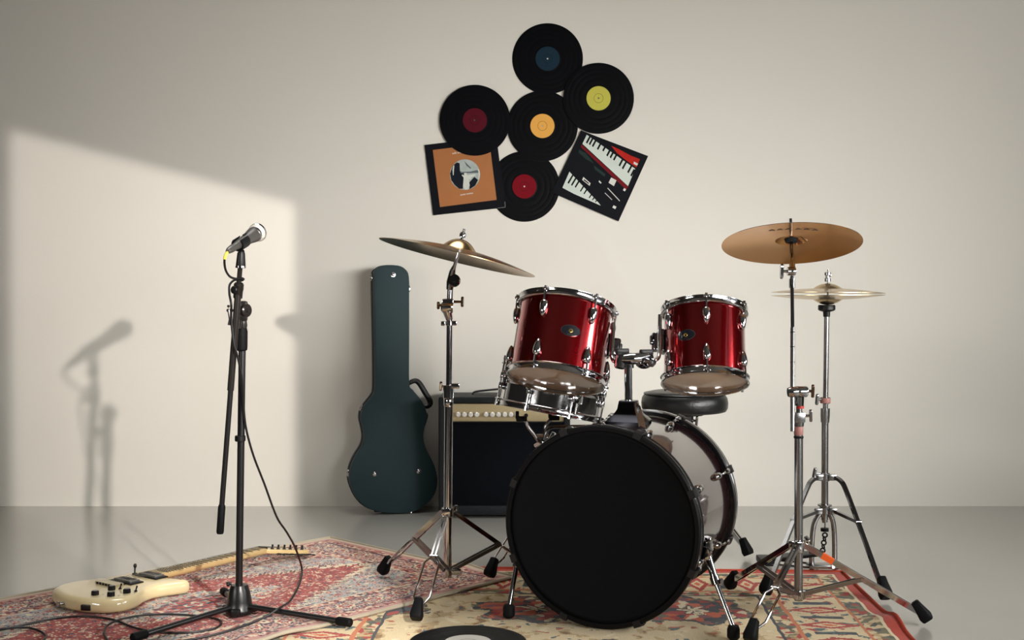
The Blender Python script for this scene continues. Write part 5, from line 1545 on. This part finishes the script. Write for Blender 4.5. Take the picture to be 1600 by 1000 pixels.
# second cable looping over the rug
loop_px = [(-30, 990), (0, 983), (25, 979), (60, 971), (95, 965), (130, 962.8), (165, 966), (183, 970), (205, 979), (225, 984), (255, 988), (290, 988.5), (320, 985), (340, 980), (346, 972.5), (338, 967), (310, 962.5), (270, 959.8), (230, 960.5), (200, 965), (180, 970.5), (166, 979), (163, 989), (168, 1000), (180, 1012)]
lp = []
for i, (x, y) in enumerate(loop_px):
    lp.append(gg(x, y, 0.0036 + (0.0066 if i in (19, 20) else 0.003 if i in (18, 21) else 0)))
mb = MB(); mb.tube(smooth_path(lp, 6), 0.0029, 10)
lp2 = [gg(-40, 984.5), gg(0, 983.5, 0.0095), gg(20, 980.8, 0.0095), gg(45, 981, 0.005), gg(62, 986), gg(71, 993), gg(68, 1000), gg(55, 1008)]
cb2 = thing('looped_cable', 'black cable lying in loops on the red rug in front of the cream guitar', 'cable', V(lp[0]))
mb.build('cord', M_cable, cb2)
mb = MB(); mb.tube(smooth_path(lp2, 6), 0.0029, 10); mb.build('cord', M_cable, cb2)

# ------------------------------------------------------------------ electric guitar lying on the rug
GO = G(101, 944, 0.03); GN = G(410, 859.5, 0.05)
ga = V((GN.x - GO.x, GN.y - GO.y, 0)); gL = ga.length; ga.normalize()
gb = V((ga.y, -ga.x, 0))
MG = Matrix(((ga.x, -gb.x, 0, GO.x), (ga.y, -gb.y, 0, GO.y), (0, 0, 1, 0.0075), (0, 0, 0, 1)))
def gp(a, b, z): return V((a, -b, z))
gt = thing('electric_guitar', 'cream electric guitar lying flat on the red rug', 'guitar', MG)
body = [(0.012, -0.02), (0.018, -0.065), (0.034, -0.108), (0.058, -0.140), (0.095, -0.156), (0.144, -0.155), (0.190, -0.132), (0.230, -0.106), (0.262, -0.096), (0.292, -0.090), (0.312, -0.075), (0.318, -0.045), (0.322, -0.026),
        (0.322, 0.026), (0.326, 0.040), (0.334, 0.062), (0.343, 0.090), (0.345, 0.108), (0.336, 0.122), (0.316, 0.124), (0.285, 0.112), (0.255, 0.101), (0.226, 0.098), (0.190, 0.109), (0.155, 0.130), (0.126, 0.141), (0.090, 0.142), (0.058, 0.125), (0.034, 0.094), (0.018, 0.050)]
bo = sm2([(a, -b) for a, b in body], 4)
MB().prism(bo, [(0.016, 0.0), (0.006, 0.003), (0.001, 0.010), (0.0, 0.018), (0.001, 0.030), (0.006, 0.037), (0.014, 0.0405), (0.024, 0.0415)]).build('body', M_cream, gt, world=False, smooth=50)
# neck
nk = MB()
k = 8
sec = [(-0.5, 0.0), (0.5, 0.0), (0.46, -0.45), (0.28, -0.85), (0.0, -1.0), (-0.28, -0.85), (-0.46, -0.45)]
vs, fs = [], []
st_ = [(0.295, 0.052, 0.020), (0.40, 0.050, 0.020), (0.60, 0.046, 0.020), (gL, 0.043, 0.019)]
for (a, w, h) in st_:
    for (x, z) in sec: vs.append(gp(a, x * w, 0.046 + z * h))
for i in range(len(st_) - 1):
    for j in range(7): fs.append((i * 7 + j, i * 7 + (j + 1) % 7, (i + 1) * 7 + (j + 1) % 7, (i + 1) * 7 + j))
fs += [tuple(range(7)), tuple(21 + j for j in range(7))]
nk.add(vs, fs)
neck = nk.build('neck', M_maple, gt, world=False, smooth=50)
fb = MB(); fb.prism([(0.300, -0.026), (gL, -0.0215), (gL, 0.0215), (0.300, 0.026)], [(0, 0.0455), (0, 0.0490), (0.001, 0.0500)]); fb.build('fretboard', M_fret, gt, world=False)
sc_len = gL - 0.165
for i in range(1, 22):
    a = gL - sc_len * (1 - 2 ** (-i / 12))
    if a < 0.305: break
    w = 0.0215 + (gL - a) / (gL - 0.30) * 0.0045
    MB().cyl(gp(a, -w, 0.0503), gp(a, w, 0.0503), 0.0012, n=6).build('fret', M_blkmetal, gt, world=False)
MB().box(gp(gL + 0.002, 0, 0.050), (0.004, 0.042, 0.006), Mi, 0.001).build('nut', M_plastic, gt, world=False)
# headstock, tilted back and swept towards the treble side
hs = MB()
HT = Matrix.Translation(gp(gL, 0, 0.046)) @ Matrix.Rotation(math.radians(9), 4, 'Y')
hs.prism(sm2([(0.0, 0.021), (0.03, 0.026), (0.075, 0.020), (0.12, 0.004), (0.160, -0.022), (0.172, -0.044), (0.160, -0.062), (0.135, -0.066), (0.10, -0.060), (0.06, -0.050), (0.028, -0.036), (0.0, -0.021)], 3), [(0.002, -0.012), (0, -0.010), (0, -0.001), (0.002, 0.001)], HT)
hso = hs.build('headstock', M_maple, gt, world=False)
for i in range(6):
    a = 0.035 + i * 0.021
    bq = 0.030 + 0.010 * i * 0.9
    tk_ = MB(); yb = -(0.010 + i * 0.0068)
    tk_.cyl(HT @ V((a, yb, 0.0)), HT @ V((a, yb, 0.016)), 0.0033, n=10)
    tk_.lathe([(0.003, 0.0), (0.006, 0.0), (0.006, 0.003), (0.003, 0.003)], HT @ Matrix.Translation((a, yb, 0.001)), 12, closed=True)
    tk_.cyl(HT @ V((a, yb - 0.02, -0.012)), HT @ V((a, yb - 0.052, -0.010)), 0.0025, n=8)
    tk_.sphere((0, 0, 0), 0.008, 10, (1.0, 0.9, 0.4), HT @ Matrix.Translation((a, yb - 0.056, -0.010)))
    tk_.build('tuning_peg', M_blkmetal, hso, world=False)
for i in range(6):
    b0_ = -0.026 + i * 0.0104 - 0.004; b1_ = -0.0175 + i * 0.007
    e = HT @ V((0.035 + i * 0.021, -(0.010 + i * 0.0068), 0.008))
    MB().tube([gp(0.165, b0_ * 0.95, 0.0535), gp(gL, b1_, 0.0535), e], 0.0006, 5).build('string', M_string, gt, world=False)
# pickups, bridge, controls
M_pick = mat('pickup_cover_grey', (128, 128, 126), 0.3, 0.7, var=(40, 0.08))
for (a, b, nm) in ((0.298, -0.004, 'pickup'), (0.214, -0.010, 'pickup')):
    Mq = Matrix.Translation(gp(a, b, 0.0415))
    fr_ = MB(); fr_.box((0, 0, 0.0015), (0.046, 0.098, 0.004), Mq, 0.001); f0 = fr_.build('pickup_ring', M_plastic, gt, world=False)
    pk = MB(); pk.box((0, 0, 0.005), (0.034, 0.078, 0.008), Mq, 0.002)
    pk.build('pickup_cover', M_pick, f0, world=False)
    sl = MB()
    for s in range(6): sl.box((0.004, -0.028 + 0.0112 * s, 0.0093), (0.018, 0.0030, 0.001), Mq)
    sl.build('pole_pieces', M_plastic, f0, world=False)
Mq = Matrix.Translation(gp(0.163, -0.022, 0.0415))
br_ = MB(); br_.box((0, 0, 0.004), (0.032, 0.090, 0.008), Mq, 0.0015); brg = br_.build('bridge', mat('bridge_ivory_metal', (208, 196, 164), 0.3, 0.4, var=(40, 0.06)), gt, world=False)
for i in range(6):
    MB().box((-0.0165, -0.034 + 0.0136 * i, 0.004), (0.003, 0.008, 0.006), Mq, 0.0008).build('saddle', M_plastic, brg, world=False)
tp = MB(); tp.box((0.022, -0.012, 0.0005), (0.022, 0.052, 0.003), Mq); tp.build('spring_cavity_cover', M_plastic, gt, world=False)
for (a, b) in ((0.066, 0.046), (0.128, 0.036), (0.083, 0.094), (0.131, 0.101)):
    kn = MB(); o = [((0.0098 + (0.0008 if i % 2 else 0)) * math.cos(2 * PI * i / 28), (0.0098 + (0.0008 if i % 2 else 0)) * math.sin(2 * PI * i / 28)) for i in range(28)]
    kn.prism(o, [(0, 0.0), (0.0003, 0.010), (0.002, 0.012)], Matrix.Translation(gp(a, b, 0.0415))); kn_o = kn.build('control_knob', M_plastic, gt, world=False)
    MB().lathe([(0, 0.0118), (0.0075, 0.0118), (0.007, 0.0128), (0, 0.0130)], Matrix.Translation(gp(a, b, 0.0415)), 20).build('knob_cap', M_pick, kn_o, world=False)
    q = gp(a + 0.016, b + 0.014, 0.0415)
    MB().box(q, (0.008, 0.0014, 0.0006)).build('pointer_mark', M_plastic, gt, world=False)
for (a, b, h) in ((0.148, 0.048, 0.016), (0.156, 0.108, 0.016)):
    sw = MB(); sw.cyl(gp(a, b, 0.041), gp(a, b, 0.045), 0.0045, 0.004, 12); sw.cyl(gp(a, b, 0.045), gp(a + 0.004, b + 0.001, 0.041 + h), 0.0018, 0.0026, 10); sw.build('toggle_switch', M_plastic, gt, world=False)
sw = MB(); sw.cyl(gp(0.285, -0.066, 0.041), gp(0.285, -0.066, 0.046), 0.008, 0.007, 14); sw.cyl(gp(0.285, -0.066, 0.045), gp(0.288, -0.068, 0.066), 0.0022, 0.0028, 10); sw.sphere(gp(0.288, -0.068, 0.067), 0.0052, 10, (1, 1, 1.4)); sw.build('pickup_selector', M_plastic, gt, world=False)
pi_ = MB(); pi_.cyl(gp(0.018, -0.02, 0.020), gp(-0.004, -0.022, 0.020), 0.0045, 0.0045, 12); pi_.cyl(gp(-0.003, -0.022, 0.020), gp(-0.007, -0.022, 0.020), 0.008, 0.008, 14); pi_.build('strap_button', M_chrome, gt, world=False)
q = gp(0.022, 0.066, 0.018)
jm = Matrix.Translation(q) @ Matrix.Rotation(math.radians(24), 4, 'Z')
MB().box((0, 0, 0), (0.010, 0.028, 0.016), jm, 0.002).build('jack_plate', M_blkmetal, gt, world=False)

# ------------------------------------------------------------------ record on the rug in the foreground
rc = G(731, 1008)
record(V((rc.x, rc.y, rug_z(rc.x, rc.y) + 0.001)), V((0, 0, 1)), 'black record with a pale label lying on the floral rug in front', (196, 192, 184), 'record on the rug', lab_r=0.060)
_fr = [o for o in scene.objects if o.get('group') == 'record on the rug'][0]
del _fr['group']
